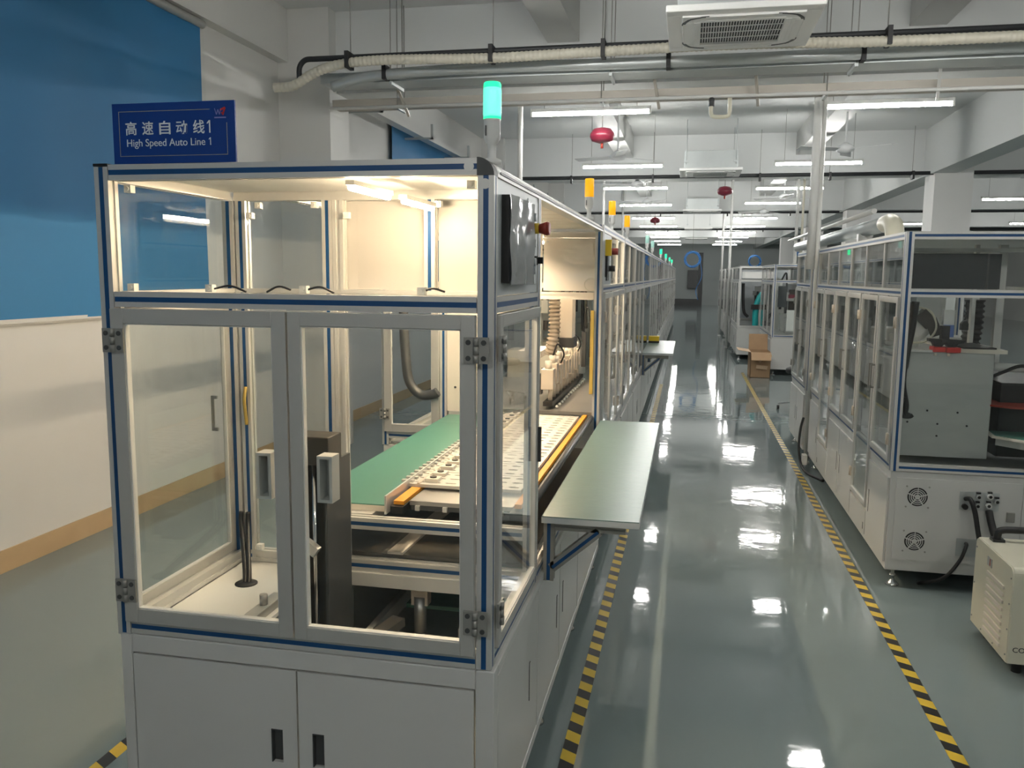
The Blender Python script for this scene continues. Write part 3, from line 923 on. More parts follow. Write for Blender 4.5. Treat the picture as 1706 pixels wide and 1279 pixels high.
# inside the front bay
MB().box(-1.498, -1.170, 2.032, 2.608, 0.628, 0.640).build('floor_plate', 'white_plastic', m1)
fb = MB().box(-1.225, -1.185, 2.06, 2.30, 0.640, 0.668).build('floor_bracket', 'sheet_steel', m1, bevel=0.003)
MB().cyl((-1.205, 2.20, 0.668), (-1.205, 2.20, 0.70), 0.012, 10).build('bracket_stud', 'steel', fb)
MB().lathe((-1.38, 2.41, 0.640), [(0.036, 0), (0.036, 0.003), (0.012, 0.004)], 20).build('cable_gland', 'black', m1)
for k, (dx, z) in enumerate(((0.0, 0.80), (0.045, 0.80))):
    MB().path(curve_pts([(-1.385 + k * 0.012, 2.41, 0.63), (-1.400 + k * 0.014, 2.44, 0.66), (-1.455 + k * 0.018, 2.53, 0.72), (-1.500 + k * 0.026, 2.598, 0.775), (-1.502 + k * 0.026, 2.605, 0.82)], 6), 0.008, 8).build('cable', 'black', m1)
MB().path(curve_pts([(-1.47, 2.605, 1.26), (-1.468, 2.59, 1.22), (-1.472, 2.60, 1.18), (-1.47, 2.605, 1.13)], 5), 0.006, 6).build('tape_wrap', 'ochre', m1)
for c in ((-1.48, 2.05, 1.868), (-1.40, 2.60, 1.868), (-1.20, 2.60, 1.868), (-0.86, 2.60, 1.868), (-0.78, 2.60, 1.868), (-0.53, 2.05, 1.868), (-1.48, 2.045, 1.606), (-1.25, 2.05, 1.606), (-0.98, 2.05, 1.606), (-1.43, 2.60, 0.70), (-1.23, 2.60, 0.70), (-0.66, 2.05, 1.606), (-1.43, 2.60, 1.835), (-1.09, 2.60, 1.835)):
    bracket(m1, c)
for (x0, x1) in ((-1.24, -1.15), (-0.975, -0.90), (-1.02, -1.09), (-0.60, -0.67)):
    MB().path(curve_pts([(x0, 2.052, 1.605), ((x0 + x1) / 2, 2.054, 1.613), (x1, 2.056, 1.598)], 5), 0.003, 6).build('cable', 'black', m1)
# lamps
lp = MB().box(-0.862, -0.838, 2.05, 2.34, 1.872, 1.884).build('lamp_bar', 'white_plastic', m1)
MB().cyl((-0.85, 2.055, 1.866), (-0.85, 2.335, 1.866), 0.008, 10).build('lamp_tube', 'lamp_bay', lp)
lp = MB().box(-0.800, -0.776, 2.28, 2.56, 1.856, 1.868).build('lamp_bar', 'white_plastic', m1)
MB().cyl((-0.788, 2.285, 1.850), (-0.788, 2.555, 1.850), 0.007, 10).build('lamp_tube', 'lamp_bay', lp)
lp = MB().box(-0.962, -0.938, 3.1, 4.45, 1.878, 1.890).box(-0.932, -0.928, 3.1, 4.45, 1.852, 1.890).box(-0.972, -0.928, 3.085, 3.09, 1.845, 1.890).build('lamp_bar', 'white_plastic', m1)  # side and end plates added to hide the tube and steer its light
MB().cyl((-0.95, 3.105, 1.872), (-0.95, 4.445, 1.872), 0.009, 10).build('lamp_tube', 'lamp_warm', lp)
# lift column
lf = MB().box(-1.150, -1.075, 2.36, 2.385, 0.20, 1.07).build('lift_column', 'dark_steel', m1)
MB().box(-1.152, -1.035, 2.30, 2.40, 1.075, 1.162).build('lift_head', 'dark_steel', lf, bevel=0.003)
MB().box(-1.060, -1.050, 2.32, 2.50, 0.12, 1.075).build('lift_side_plate', 'dark_grey', lf)
for x in (-1.128, -1.098):
    MB().cyl((x, 2.335, 0.45), (x, 2.335, 1.075), 0.008, 10).build('guide_rod', 'chrome', lf)
MB().box(-1.150, -1.144, 2.33, 2.36, 0.30, 1.07).build('lift_cover', 'steel', lf)
mb = MB().box(-0.026, 0.026, -0.012, 0.012, -0.016, 0.016); mb.xform(Matrix.Translation((-1.105, 2.315, 0.815)) @ Matrix.Rotation(0.6, 4, 'Y'))
mb.build('rod_clamp', 'alu', lf)
MB().box(-1.16, -1.05, 2.50, 2.515, 0.12, 0.62).build('lift_back_plate', 'dark_grey', lf)
# lower conveyor glimpsed in the base
lc = MB().box(-1.00, -0.62, 2.9, 4.4, 0.40, 0.415).build('lower_belt', 'green_mat', m1)
for x in (-1.03, -0.60):
    MB().box(x - 0.012, x + 0.012, 2.35, 4.4, 0.385, 0.44).build('belt_rail', 'alu', lc)
MB().bar((-1.09, 2.15, 0.42), (-0.93, 2.62, 0.47), 0.05, 0.03).build('slide_bar', 'steel', m1)
MB().cyl((-0.88, 2.70, 0.40), (-0.88, 2.70, 0.53), 0.022, 12).build('air_cylinder', 'steel', m1)
MB().box(-0.91, -0.85, 2.69, 2.73, 0.50, 0.57).build('valve_block', 'beige_part', m1)
MB().box(-0.66, -0.62, 2.40, 2.43, 0.30, 0.56).build('lower_bracket', 'steel', m1)
MB().cyl((-0.745, 2.34, 0.30), (-0.745, 2.34, 0.45), 0.008, 8).build('stop_pin', 'chrome', m1)
MB().box(-1.30, -0.50, 2.66, 4.6, 0.678, 0.690).build('shelf_plate', 'shelf', m1)
MB().bar((-0.955, 2.655, 0.695), (-0.93, 3.6, 0.695), 0.055, 0.008).build('shelf_strip', 'beige_panel', m1)
# bay behind: mat table, conveyor
mt = MB().box(-1.325, -0.998, 2.70, 4.60, 0.826, 0.846).build('mat_table', 'beige_panel', m1)
MB().box(-1.323, -1.000, 2.702, 4.60, 0.846, 0.850).build('green_mat', 'green_mat', mt)
MB().box(-1.31, -1.04, 2.66, 4.6, 0.790, 0.826).build('table_rail', 'alu', mt)
cv = MB().box(-0.93, -0.56, 2.74, 4.62, 0.845, 0.860).build('conveyor_bed', 'steel', m1)
MB().box(-0.992, -0.986, 2.655, 4.4, 0.83, 0.895).build('guide_plate', 'alu', cv)
MB().box(-0.975, -0.938, 2.70, 4.6, 0.855, 0.868).build('conveyor_belt', 'orange', cv)
MB().box(-0.550, -0.527, 2.72, 4.62, 0.862, 0.877).build('conveyor_belt', 'orange', cv)
MB().cyl((-0.505, 2.72, 0.862), (-0.505, 4.62, 0.862), 0.016, 12).build('edge_tube', 'dark_grey', cv)
MB().box(-0.98, -0.935, 2.68, 2.76, 0.828, 0.853).build('belt_drive', 'black', cv)
MB().box(-0.56, -0.515, 2.68, 2.78, 0.828, 0.858).build('belt_drive', 'black', cv)
MB().box(-0.925, -0.565, 2.74, 2.75, 0.828, 0.845).build('apron_plate', 'dark_grey', cv)
for k in range(4):
    x = -0.90 + k * 0.1
    MB().box(x - 0.008, x + 0.008, 2.73, 2.742, 0.828, 0.845).build('spacer', 'alu', cv)
# service post beside the far end (light curtain)
MB().box(-0.515, -0.497, 4.585, 4.606, 1.0, 1.46).build('light_curtain', 'ochre', m1)

# ------------------------------------------------------------------ trays riding on the conveyor
def make_tray():
    t = thing('cell_tray', (-0.775, 0, 0.868), 'x', 'tray', 'pale perforated trays on the front conveyor')
    x0, x1, y0, y1, z0, z1 = -0.985, -0.565, 0.0, 0.196, 0.868, 0.880
    nx, ny = 7, 3
    mb = MB()
    for i in range(nx):
        for j in range(ny):
            a0 = x0 + (x1 - x0) * i / nx; a1 = x0 + (x1 - x0) * (i + 1) / nx
            b0 = y0 + (y1 - y0) * j / ny; b1 = y0 + (y1 - y0) * (j + 1) / ny
            am, bm = (a0 + a1) / 2, (b0 + b1) / 2
            sq = [(a0, b0), (am, b0), (a1, b0), (a1, bm), (a1, b1), (am, b1), (a0, b1), (a0, bm)]
            rx, ry = (0.024, 0.006) if i < 5 else (0.020, 0.012)
            hole = [(am + rx * math.cos(-3 * PI / 4 + k * PI / 4), bm + ry * math.sin(-3 * PI / 4 + k * PI / 4)) for k in range(8)]
            vs = [(p[0], p[1], z1) for p in sq] + [(p[0], p[1], z1) for p in hole] + [(p[0], p[1], z0) for p in sq] + [(p[0], p[1], z0) for p in hole]
            fs = []
            for k in range(8):
                q = (k + 1) % 8
                fs += [(k, q, 8 + q, 8 + k), (16 + k, 24 + k, 24 + q, 16 + q), (8 + k, 8 + q, 24 + q, 24 + k)]
            mb.add(vs, fs)
    mb.box(x0 - 0.002, x0, y0, y1, z0, z1); mb.box(x1, x1 + 0.002, y0, y1, z0, z1)
    mb.box(x0, x1, y0 - 0.002, y0, z0, z1); mb.box(x0, x1, y1, y1 + 0.002, z0, z1)
    mb.build('plate', 'tray_white', t, fix=False)
    for k in range(4):
        y = 0.012 + k * 0.05
        MB().box(-1.020, -0.975, y, y + 0.018, 0.880, 0.889).build('clip', 'tray_white', t)
    MB().box(-0.955, -0.945, 0.0, 0.196, 0.880, 0.884).build('tray_rib', 'beige_part', t)
    for k in range(2):
        y = 0.03 + k * 0.095
        MB().box(-0.935, -0.885, y, y + 0.055, 0.880, 0.893).build('holder_block', 'beige_panel', t)
        MB().cyl((-0.91, y + 0.0275, 0.893), (-0.91, y + 0.0275, 0.897), 0.013, 10).build('holder_ring', 'dark_steel', t)
    return t
TR = make_tray()
for i in range(8):
    lb = ('pale perforated tray at the near end of the front conveyor' if i == 0 else 'pale perforated tray on the front conveyor, farthest from the viewer' if i == 7
          else 'pale perforated tray on the front conveyor, %s from its near end' % ORD[i])
    if i == 0: TR.location = (-0.775, 2.90, 0.868); TR['label'] = lb
    else: copy_tree(TR, (-0.775, 2.90 + i * 0.206, 0.868), lb)

# ------------------------------------------------------------------ green side tables
def side_table(y0, y1, label):
    t = thing('side_table', (-0.29, (y0 + y1) / 2, 0.6), label, 'side table', 'green side tables on brackets')
    b = MB().box(-0.452, -0.128, y0, y1, 0.828, 0.848).build('board', 'panel_grey', t)
    MB().box(-0.451, -0.129, y0 + 0.001, y1 - 0.001, 0.848, 0.851).build('mat', 'green_pale', b)
    for y in (y0 + 0.07, y1 - 0.3):
        profile(t, (-0.435, y, 0.61), 'z', 0.216, 0.036, ('-y',), 'bracket_post', 'alu_dark')
        profile(t, (-0.415, y, 0.808), 'x', 0.24, 0.036, (), 'bracket_arm', 'alu_dark')
        mb = MB().bar((-0.425, y, 0.655), (-0.265, y, 0.795), 0.036, 0.034); o = mb.build('brace', 'alu_dark', t)
        MB().bar((-0.421, y - 0.0185, 0.658), (-0.268, y - 0.0185, 0.792), 0.0014, 0.011).build('cover_strip', 'blue_strip', o)
    return t
side_table(2.69, 4.62, 'long green-topped side table bolted to the front left machine')
side_table(8.85, 10.62, 'smaller distant green-topped side table further down the left line')

# ------------------------------------------------------------------ sign board
sg = thing('sign_board', (-1.311, 2.004, ZT), 'dark blue sign board reading High Speed Auto Line 1 on the machine top', 'sign')
SX0, SX1, SZ0, SZ1, SY = -1.487, -1.137, 1.928, 2.080, 2.004
MB().box(SX0, SX1, SY, SY + 0.006, SZ0, SZ1).build('board', 'sign_blue', sg)
MB().box(SX0 + 0.02, SX1 - 0.02, SY + 0.006, SY + 0.03, SZ0 - 0.003, SZ0 + 0.004).build('stand', 'alu', sg)
def text_part(txt, x, z, size, material, parent, y, name, width=None, align='LEFT', rot=(PI / 2, 0, 0), track=1.0, thick=0.0004, bold=0.0):
    cu = bpy.data.curves.new(name, 'FONT')
    cu.body = txt; cu.size = size; cu.extrude = thick; cu.offset = bold; cu.space_character = track; cu.align_x = align
    o = bpy.data.objects.new(name, cu); COL.objects.link(o)
    bpy.context.view_layer.update()
    dg = bpy.context.evaluated_depsgraph_get()
    me = bpy.data.meshes.new_from_object(o.evaluated_get(dg))
    bpy.data.objects.remove(o); bpy.data.curves.remove(cu)
    xs = [v.co.x for v in me.vertices] or [0, 1]
    sx = 1.0
    if width: sx = width / (max(xs) - min(xs))
    x_off = min(xs)
    M = Matrix.Translation((x, y, z)) @ Matrix.Rotation(rot[2], 4, 'Z') @ Matrix.Rotation(rot[0], 4, 'X')
    for v in me.vertices:
        p = M @ Vector(((v.co.x - x_off) * sx, v.co.y, v.co.z))
        v.co = p - ORG[parent.name]
    me.materials.clear(); me.materials.append(MATS[material])
    o = bpy.data.objects.new(name, me); COL.objects.link(o); o.parent = parent
    ORG[o.name] = ORG[parent.name]
    return o
def SP(u, v):   # board fraction -> x, z
    return SX0 + (SX1 - SX0) * u, SZ1 - (SZ1 - SZ0) * v
for ch, u in zip('高速自动线', (0.108, 0.247, 0.388, 0.526, 0.664)):
    x, z = SP(u, 0.505)
    text_part(ch, x, z, 0.036, 'sign_white', sg, SY - 0.0006, 'lettering', width=0.032, bold=0.0004)
x, z = SP(0.776, 0.51)
def numeral_one(x, z, hgt, w):
    mb = MB().prism([(x, z), (x + w, z), (x + w, z + hgt), (x, z + hgt), (x - w * 1.7, z + hgt * 0.80), (x - w * 1.7, z + hgt * 0.70), (x, z + hgt * 0.82)], 'y', SY - 0.001, SY)
    mb.build('lettering', 'sign_white', sg)
numeral_one(x + 0.006, z - 0.001, 0.031, 0.0034)
x, z = SP(0.115, 0.715)
text_part('High Speed Auto Line', x, z, 0.0265, 'sign_white', sg, SY - 0.0006, 'lettering', width=0.225)
numeral_one(x + 0.239, z, 0.0185, 0.0022)
bd = MB()
def line(u0, v0, u1, v1):
    a = SP(u0, v0); c = SP(u1, v1)
    bd.box(min(a[0], c[0]) - 0.0006, max(a[0], c[0]) + 0.0006, SY - 0.0008, SY, min(a[1], c[1]) - 0.0006, max(a[1], c[1]) + 0.0006)
line(0.055, 0.135, 0.80, 0.135); line(0.055, 0.135, 0.055, 0.875); line(0.055, 0.875, 0.935, 0.875); line(0.935, 0.36, 0.935, 0.875)
bd.build('border_line', 'sign_gold', sg)
lg = MB()
def stroke(mb, pts, w):
    for a, c in zip(pts, pts[1:]):
        p = SP(*a); q = SP(*c)
        mb.bar((p[0], SY - 0.0006, p[1]), (q[0], SY - 0.0006, q[1]), 0.0008, w)
stroke(lg, [(0.842, 0.125), (0.855, 0.225), (0.868, 0.145), (0.880, 0.225), (0.893, 0.125)], 0.0022)
lg.build('logo_mark', 'sign_violet', sg)
lg = MB()
stroke(lg, [(0.885, 0.155), (0.925, 0.115), (0.905, 0.235)], 0.004); stroke(lg, [(0.893, 0.20), (0.918, 0.20)], 0.003)
lg.build('logo_accent', 'red', sg)
lg = MB(); stroke(lg, [(0.838, 0.275), (0.93, 0.275)], 0.0032)
lg.build('logo_caption', 'sign_violet', sg)

# ------------------------------------------------------------------ signal towers
def tower(y, lens, label, x=-0.5, z=ZT + 0.001):
    t = thing('signal_tower', (x, y, z), label, 'signal light', 'signal towers on the machines')
    MB().lathe((x, y, z), [(0.024, 0), (0.024, 0.012), (0.011, 0.018), (0.011, 0.052), (0.016, 0.054), (0.021, 0.066), (0.021, 0.108), (0.0225, 0.112)], 18).build('stem', 'ac_white', t)
    MB().box(x - 0.0015 - 0.012, x + 0.002 - 0.012, y - 0.0212, y - 0.018, z + 0.07, z + 0.095).build('rating_mark', 'dark_grey', t)
    l = MB().lathe((x, y, z + 0.112), [(0.0225, 0), (0.0225, 0.086), (0.020, 0.09)], 20).build('lens', lens, t)
    if lens == 'lens_green' and y < 3:
        MB().lathe((x, y, z + 0.118), [(0.0226, 0), (0.0232, 0.006), (0.0232, 0.062), (0.0226, 0.07)], 20).build('lit_core', 'lens_core', l)
    return t
tower(2.137, 'lens_green', 'brightly lit green signal tower on the front left machine')
for y, l, lb in ((4.28, 'lens_amber', 'amber signal tower nearest the viewer'), (5.57, 'lens_amber', 'second amber signal tower down the left line'), (6.94, 'lens_amber', 'third and farthest amber signal tower on the left line'),
                 (10.35, 'lens_pale', 'first unlit pale green signal tower beyond the amber ones'), (11.9, 'lens_pale', 'second unlit pale green signal tower beyond the amber ones'),
                 (15.5, 'lens_green', 'first small green signal tower far down the left line'), (18.9, 'lens_green', 'second small green signal tower far down the left line'),
                 (22.5, 'lens_green', 'third small green signal tower far down the left line'), (25.6, 'lens_green', 'farthest small green signal tower on the left line')):
    tower(y, l, lb)

# ================================================================== THE OTHER MACHINES OF BOTH LINES
def line_machine(label, x0, x1, y0, y1, side, ndoor, group, zt=ZT, near=False, front=True, content='mixed', door_z0=0.684, strip=True, open_front=False, doors=None, ctrl=False, frame='alu', name='assembly_machine', seed=1, pane_m='pane'):
    """side: '+x' or '-x', the face towards the aisle"""
    rnd = random.Random(seed)
    t = thing(name, ((x0 + x1) / 2, (y0 + y1) / 2, 0), label, 'machine', group)
    xa = x1 if side == '+x' else x0          # aisle side
    xb = x0 if side == '+x' else x1
    sg = 1 if side == '+x' else -1
    A = Face(side, xa)
    st_a = (side,) if strip else ()
    st_f = ('-y',) if strip else ()
    s = 0.04; h = 0.02
    pc = xa - sg * h
    # base
    bb = MB().box(x0 + 0.005, x1 - 0.005, y0 + 0.005, y1 - 0.005, 0.10, ZBASE - 0.002)
    bb.build('base_body', 'white_paint', t, bevel=0.003 if near else 0)
    n = max(1, ndoor)
    w = (y1 - y0 - 0.02) / n
    AB = Face(side, xa - sg * 0.004)
    low = [dz for dz in (doors or [])]
    for i in range(n):
        u0 = y0 + 0.01 + i * w + 0.006; u1 = u0 + w - 0.012
        su = u1 - 0.05 if i % 2 == 0 else u0 + 0.05
        ztop = 0.60
        if doors and doors[i] < 0.6: ztop = doors[i] - 0.02
        panel_door(t, AB, u0, u1, 0.14, ztop, (su, max(0.16, ztop - 0.30), max(0.2, ztop - 0.17)), 0.0, 0.010, sw=0.007)
    for y in (y0 + 0.06, y1 - 0.06):
        for x in (x0 + 0.06, x1 - 0.06):
            foot(t, x, y)
    # frame posts
    for y, f in ((y0 + h, st_f), (y1 - h, ())):
        profile(t, (pc, y, ZBASE), 'z', zt - ZBASE, s, st_a + f, 'frame_post', frame)
        profile(t, (xb + sg * h, y, ZBASE), 'z', zt - ZBASE, s, f, 'frame_post', frame)
    for i in range(1, n):
        profile(t, (pc, y0 + 0.01 + i * w, ZBASE), 'z', zt - ZBASE, 0.03, st_a if i % 2 == 0 else (), 'frame_post', frame)
    for z in (zt - h, ZM, ZBASE + 0.022):
        profile(t, (pc, y0 + s, z), 'y', y1 - y0 - 2 * s, s, st_a, 'frame_rail', frame)
    lo, hi = min(x0, x1) + s, max(x0, x1) - s
    for z in (zt - h, ZM, ZBASE + 0.022):
        if front: profile(t, (lo, y0 + h, z), 'x', hi - lo, s, st_f, 'frame_rail', frame)
        profile(t, (lo, y1 - h, z), 'x', hi - lo, s, (), 'frame_rail', frame)
        profile(t, (xb + sg * h, y0 + s, z), 'y', y1 - y0 - 2 * s, s, (), 'frame_rail', frame)
    # roof
    MB().box(lo, hi, y0 + s, y1 - s, zt - 0.014, zt - 0.008).build('roof_sheet', 'white_plastic', t)
    # upper panes, doors
    for i in range(n):
        u0 = y0 + 0.01 + i * w + 0.016; u1 = y0 + 0.01 + (i + 1) * w - 0.016
        if i == 0: u0 = y0 + s + 0.001
        if i == n - 1: u1 = y1 - s - 0.001
        if ctrl and i == 0:
            mb = MB(); A.box(mb, u0, u1, ZM + 0.022, zt - s - 0.001, -0.016, -0.004); c = mb.build('control_panel', 'panel_grey', t)
            mb = MB(); A.box(mb, u0 + 0.10, u0 + 0.13, 1.76, 1.85, -0.004, 0.03); mb.build('switch_box', 'yellow', c)
            mb = MB(); A.box(mb, u0 + 0.112, u0 + 0.118, 1.64, 1.76, -0.004, 0.01); mb.build('conduit', 'black', c)
            mb = MB(); A.cyl(mb, u0 + 0.33, 1.79, -0.004, 0.05, 0.02, 14); mb.build('emergency_stop', 'dark_red', c)
            mb = MB(); A.cyl(mb, u0 + 0.36, 1.69, -0.004, 0.03, 0.018, 14); mb.build('selector_switch', 'black', c)
            mb = MB(); A.box(mb, u0 + 0.16, u0 + 0.28, 1.62, 1.82, -0.004, 0.004); mb.build('touch_screen', 'dark_screen', c)
        else:
            pane(A, u0, u1, ZM + 0.021, zt - s - 0.001, par=t, m=pane_m)
        z0 = doors[i] if doors else door_z0
        hs = u1 - 0.012 if i % 2 == 0 else u0 + 0.012
        dd = glazed_door(t, A, u0, u1, z0, 1.551, 0.028, -0.006, 0.018, (hs, 1.02, 1.16, 'alu_dark'), simple=not near, pane=pane_m, alu='alu')
        hu = u0 + 0.004 if i % 2 == 0 else u1 - 0.004
        for z in (1.42, z0 + 0.12):
            mb = MB(); A.box(mb, hu - 0.018, hu + 0.018, z - 0.03, z + 0.03, 0.012, 0.018); mb.cyl(A.pt(hu, z - 0.03, 0.018), A.pt(hu, z + 0.03, 0.018), 0.007, 8)
            mb.build('hinge', 'beige_part' if near else 'alu_dark', dd)
    if front and not open_front:
        F = Face('-y', y0)
        pane(F, lo, hi, ZM + 0.021, zt - s - 0.001, par=t, m=pane_m)
        pane(F, lo, hi, ZBASE + 0.044, ZM - 0.021, par=t, m=pane_m)
    # contents: a deck with equipment
    MB().box(lo, hi, y0 + s, y1 - s, ZBASE + 0.002, ZBASE + 0.012).build('deck_plate', 'sheet_steel', t)
    if content == 'mixed':
        k = y0 + 0.3
        while k < y1 - 0.35:
            xm = (lo + hi) / 2 + rnd.uniform(-0.12, 0.12)
            hh = rnd.uniform(0.25, 0.55)
            c = MB().box(xm - 0.2, xm + 0.2, k - 0.12, k + 0.14, ZBASE + 0.012, ZBASE + 0.012 + hh).build('equipment_housing', rnd.choice(('white_paint', 'beige_panel', 'sheet_steel')), t, bevel=0.004)
            MB().box(xm - 0.05, xm + 0.05, k - 0.05, k + 0.05, ZBASE + hh, ZBASE + hh + 0.45).build('column', rnd.choice(('alu', 'dark_steel', 'white_paint')), c)
            MB().box(xm - 0.26, xm + 0.1, k - 0.03, k + 0.03, ZBASE + hh + 0.3, ZBASE + hh + 0.4).build('gantry_arm', 'white_plastic', c)
            MB().cyl((xm - 0.2, k, ZBASE + hh + 0.08), (xm - 0.2, k, ZBASE + hh + 0.3), 0.025, 10).build('spindle', 'dark_grey', c)
            MB().path(curve_pts([(xm + 0.08, k + 0.06, ZBASE + hh + 0.4), (xm + 0.18, k + 0.1, ZBASE + hh + 0.55), (xm + 0.2, k + 0.14, ZBASE + hh + 0.1)], 6), 0.015, 8).build('cable_hose', 'black', c)
            k += rnd.uniform(0.5, 0.75)
        MB().box(xb + sg * 0.10, xb + sg * 0.14, y0 + 0.1, y1 - 0.1, 0.9, 1.5).build('back_panel', 'white_paint', t)
    return t

LG = 'machines of the left line'
# --- second machine of the left line (seen through the open bay of the first)
m2 = line_machine('second left machine with beige header panel, facing the open bay of the front one', -1.75, -0.46, 4.66, 6.22, '+x', 3, LG, front=False, content='none', ctrl=True, near=True)
FR2 = Face('-y', 4.66)
profile(m2, (-1.372, 4.68, ZBASE), 'z', ZT - ZBASE, 0.04, ('-y',), 'frame_post')
for z, a, bx in ((ZT - 0.02, -1.70, 1.19), (1.535, -1.70, 1.19)):
    profile(m2, (a, 4.68, z), 'x', bx, 0.04, (), 'frame_rail', 'beige_panel')
profile(m2, (-1.71, 4.68, 0.70), 'x', 0.318, 0.04, ('-y',), 'frame_rail')
hp = MB(); FR2.box(hp, -0.79, -0.482, 1.562, 1.850, 0.0, 0.012); hp = hp.build('header_panel', 'beige_panel', m2, bevel=0.003)
sc = MB()
for u in (-0.768, -0.502):
    for z in (1.582, 1.832): FR2.cyl(sc, u, z, 0.012, 0.015, 0.006, 10)
sc.build('panel_screw', 'alu', hp)
rg = MB(); rg.path([FR2.pt(-0.525 + 0.035 * math.cos(a * PI / 12), 1.60 + 0.035 * math.sin(a * PI / 12), 0.013) for a in range(24)], 0.0015, 6); rg.build('cable_loop', 'cream_plastic', hp)
mb = MB(); FR2.box(mb, -1.35, -0.80, 1.557, 1.885, -0.01, 0.0); mb.build('header_sheet', 'beige_panel', m2)
mb = MB(); FR2.box(mb, -0.79, -0.482, 1.855, 1.90, -0.01, 0.0); mb.build('header_sheet', 'beige_panel', m2)
mb = MB(); FR2.box(mb, -1.350, -1.02, 0.86, 1.512, -0.012, 0.0); wp = mb.build('side_plate', 'beige_panel', m2)
sc = MB()
for u, z in ((-1.30, 1.0), (-1.22, 0.93), (-1.30, 1.44), (-1.10, 1.44)): FR2.cyl(sc, u, z, 0.0, 0.004, 0.007, 10)
sc.build('plate_screw', 'dark_grey', wp)
mb = MB(); FR2.box(mb, -1.27, -1.18, 1.465, 1.505, 0.0, 0.02); mb.build('motor_cover', 'dark_grey', wp)
dd = glazed_door(m2, FR2, -1.73, -1.394, 0.724, 1.511, 0.045, 0.0, 0.02)
hinge(dd, FR2, -1.725, 0.83, 0.02)
profile(m2, (-1.43, 4.78, ZBASE), 'z', 0.9, 0.05, (), 'inner_column', 'alu_dark')
MB().box(-1.455, -1.43, 4.72, 4.75, 1.10, 1.30).build('valve_block', 'cream_plastic', m2)
MB().path(curve_pts([(-1.60, 4.63, 1.52), (-1.60, 4.63, 1.36), (-1.585, 4.62, 1.16), (-1.565, 4.62, 1.03), (-1.50, 4.62, 0.955), (-1.42, 4.62, 0.96), (-1.395, 4.62, 0.975)], 8), 0.028, 12).build('cable_hose', 'dark_grey', m2)
# transfer deck, pick units and hoses
MB().box(-1.36, -0.50, 4.68, 6.18, 0.862, 0.882).build('transfer_deck', 'steel', m2)
rl = MB().box(-0.795, -0.74, 4.72, 6.18, 0.90, 0.925).build('pick_rail', 'black', m2)
for k in range(14):
    y = 4.78 + k * 0.1
    MB().lathe((-0.722, y, 0.885), [(0.008, 0), (0.010, 0.010), (0.004, 0.016)], 8).build('rail_stud', 'white_plastic', rl)
for k in range(10):
    y = 4.80 + k * 0.135
    z = 0.99 + 0.02 * (k % 2)
    u = MB().box(-0.815, -0.742, y - 0.040, y + 0.040, z, z + 0.120).build('pick_unit', 'beige_part', m2, bevel=0.004)
    MB().cyl((-0.778, y, z + 0.12), (-0.778, y, z + 0.165), 0.020, 10).build('air_cylinder', 'beige_panel', u)
    MB().cyl((-0.765, y, 0.925), (-0.765, y, z), 0.013, 8).build('nozzle', 'beige_part', u)
    MB().box(-0.84, -0.815, y - 0.02, y + 0.03, z - 0.03, z + 0.09).build('valve', 'dark_grey', u)
    if k % 3 == 1:
        MB().path(curve_pts([(-0.775, y, z + 0.16), (-0.75, y + 0.02, z + 0.23), (-0.72, y + 0.08, z + 0.17), (-0.74, y + 0.09, z + 0.11)], 6), 0.005, 6).build('air_line', 'black' if k % 2 else 'cream_plastic', u)
corrugated([(-0.775, 4.98, 1.56), (-0.775, 4.98, 1.42), (-0.775, 4.98, 1.33), (-0.785, 4.98, 1.25), (-0.80, 5.0, 1.18)], 0.032, 0.024, 0.15).build('ribbed_hose', 'hose_brown', m2)
MB().box(-0.76, -0.68, 5.08, 5.22, 1.27, 1.53).build('head_housing', 'beige_panel', m2, bevel=0.004)
MB().box(-0.76, -0.67, 5.08, 5.24, 1.21, 1.27).build('head_base', 'dark_grey', m2)
MB().box(-1.0, -0.86, 5.0, 5.4, 1.15, 1.19).build('gantry_plate', 'alu', m2)
for k, x in enumerate((-0.66, -0.60, -0.56)):
    MB().box(x - 0.014, x + 0.014, 5.5, 5.53, 1.05, 1.28).build('sensor_bar', ('dark_grey', 'blue_box', 'alu')[k], m2)
    MB().path(curve_pts([(x, 5.5, 1.28), (x + 0.01, 5.48, 1.40), (x + 0.03, 5.46, 1.44), (x + 0.05, 5.45, 1.30), (x + 0.045, 5.45, 1.12)], 6), 0.004, 6).build('air_line', 'black', m2)
MB().box(-0.565, -0.535, 5.3, 5.33, 1.33, 1.36).build('indicator', 'red', m2)
lp = MB().box(-0.962, -0.938, 4.85, 6.0, 1.868, 1.880).build('lamp_bar', 'white_plastic', m2)
MB().cyl((-0.95, 4.86, 1.862), (-0.95, 5.99, 1.862), 0.008, 10).build('lamp_tube', 'lamp_warm', lp)

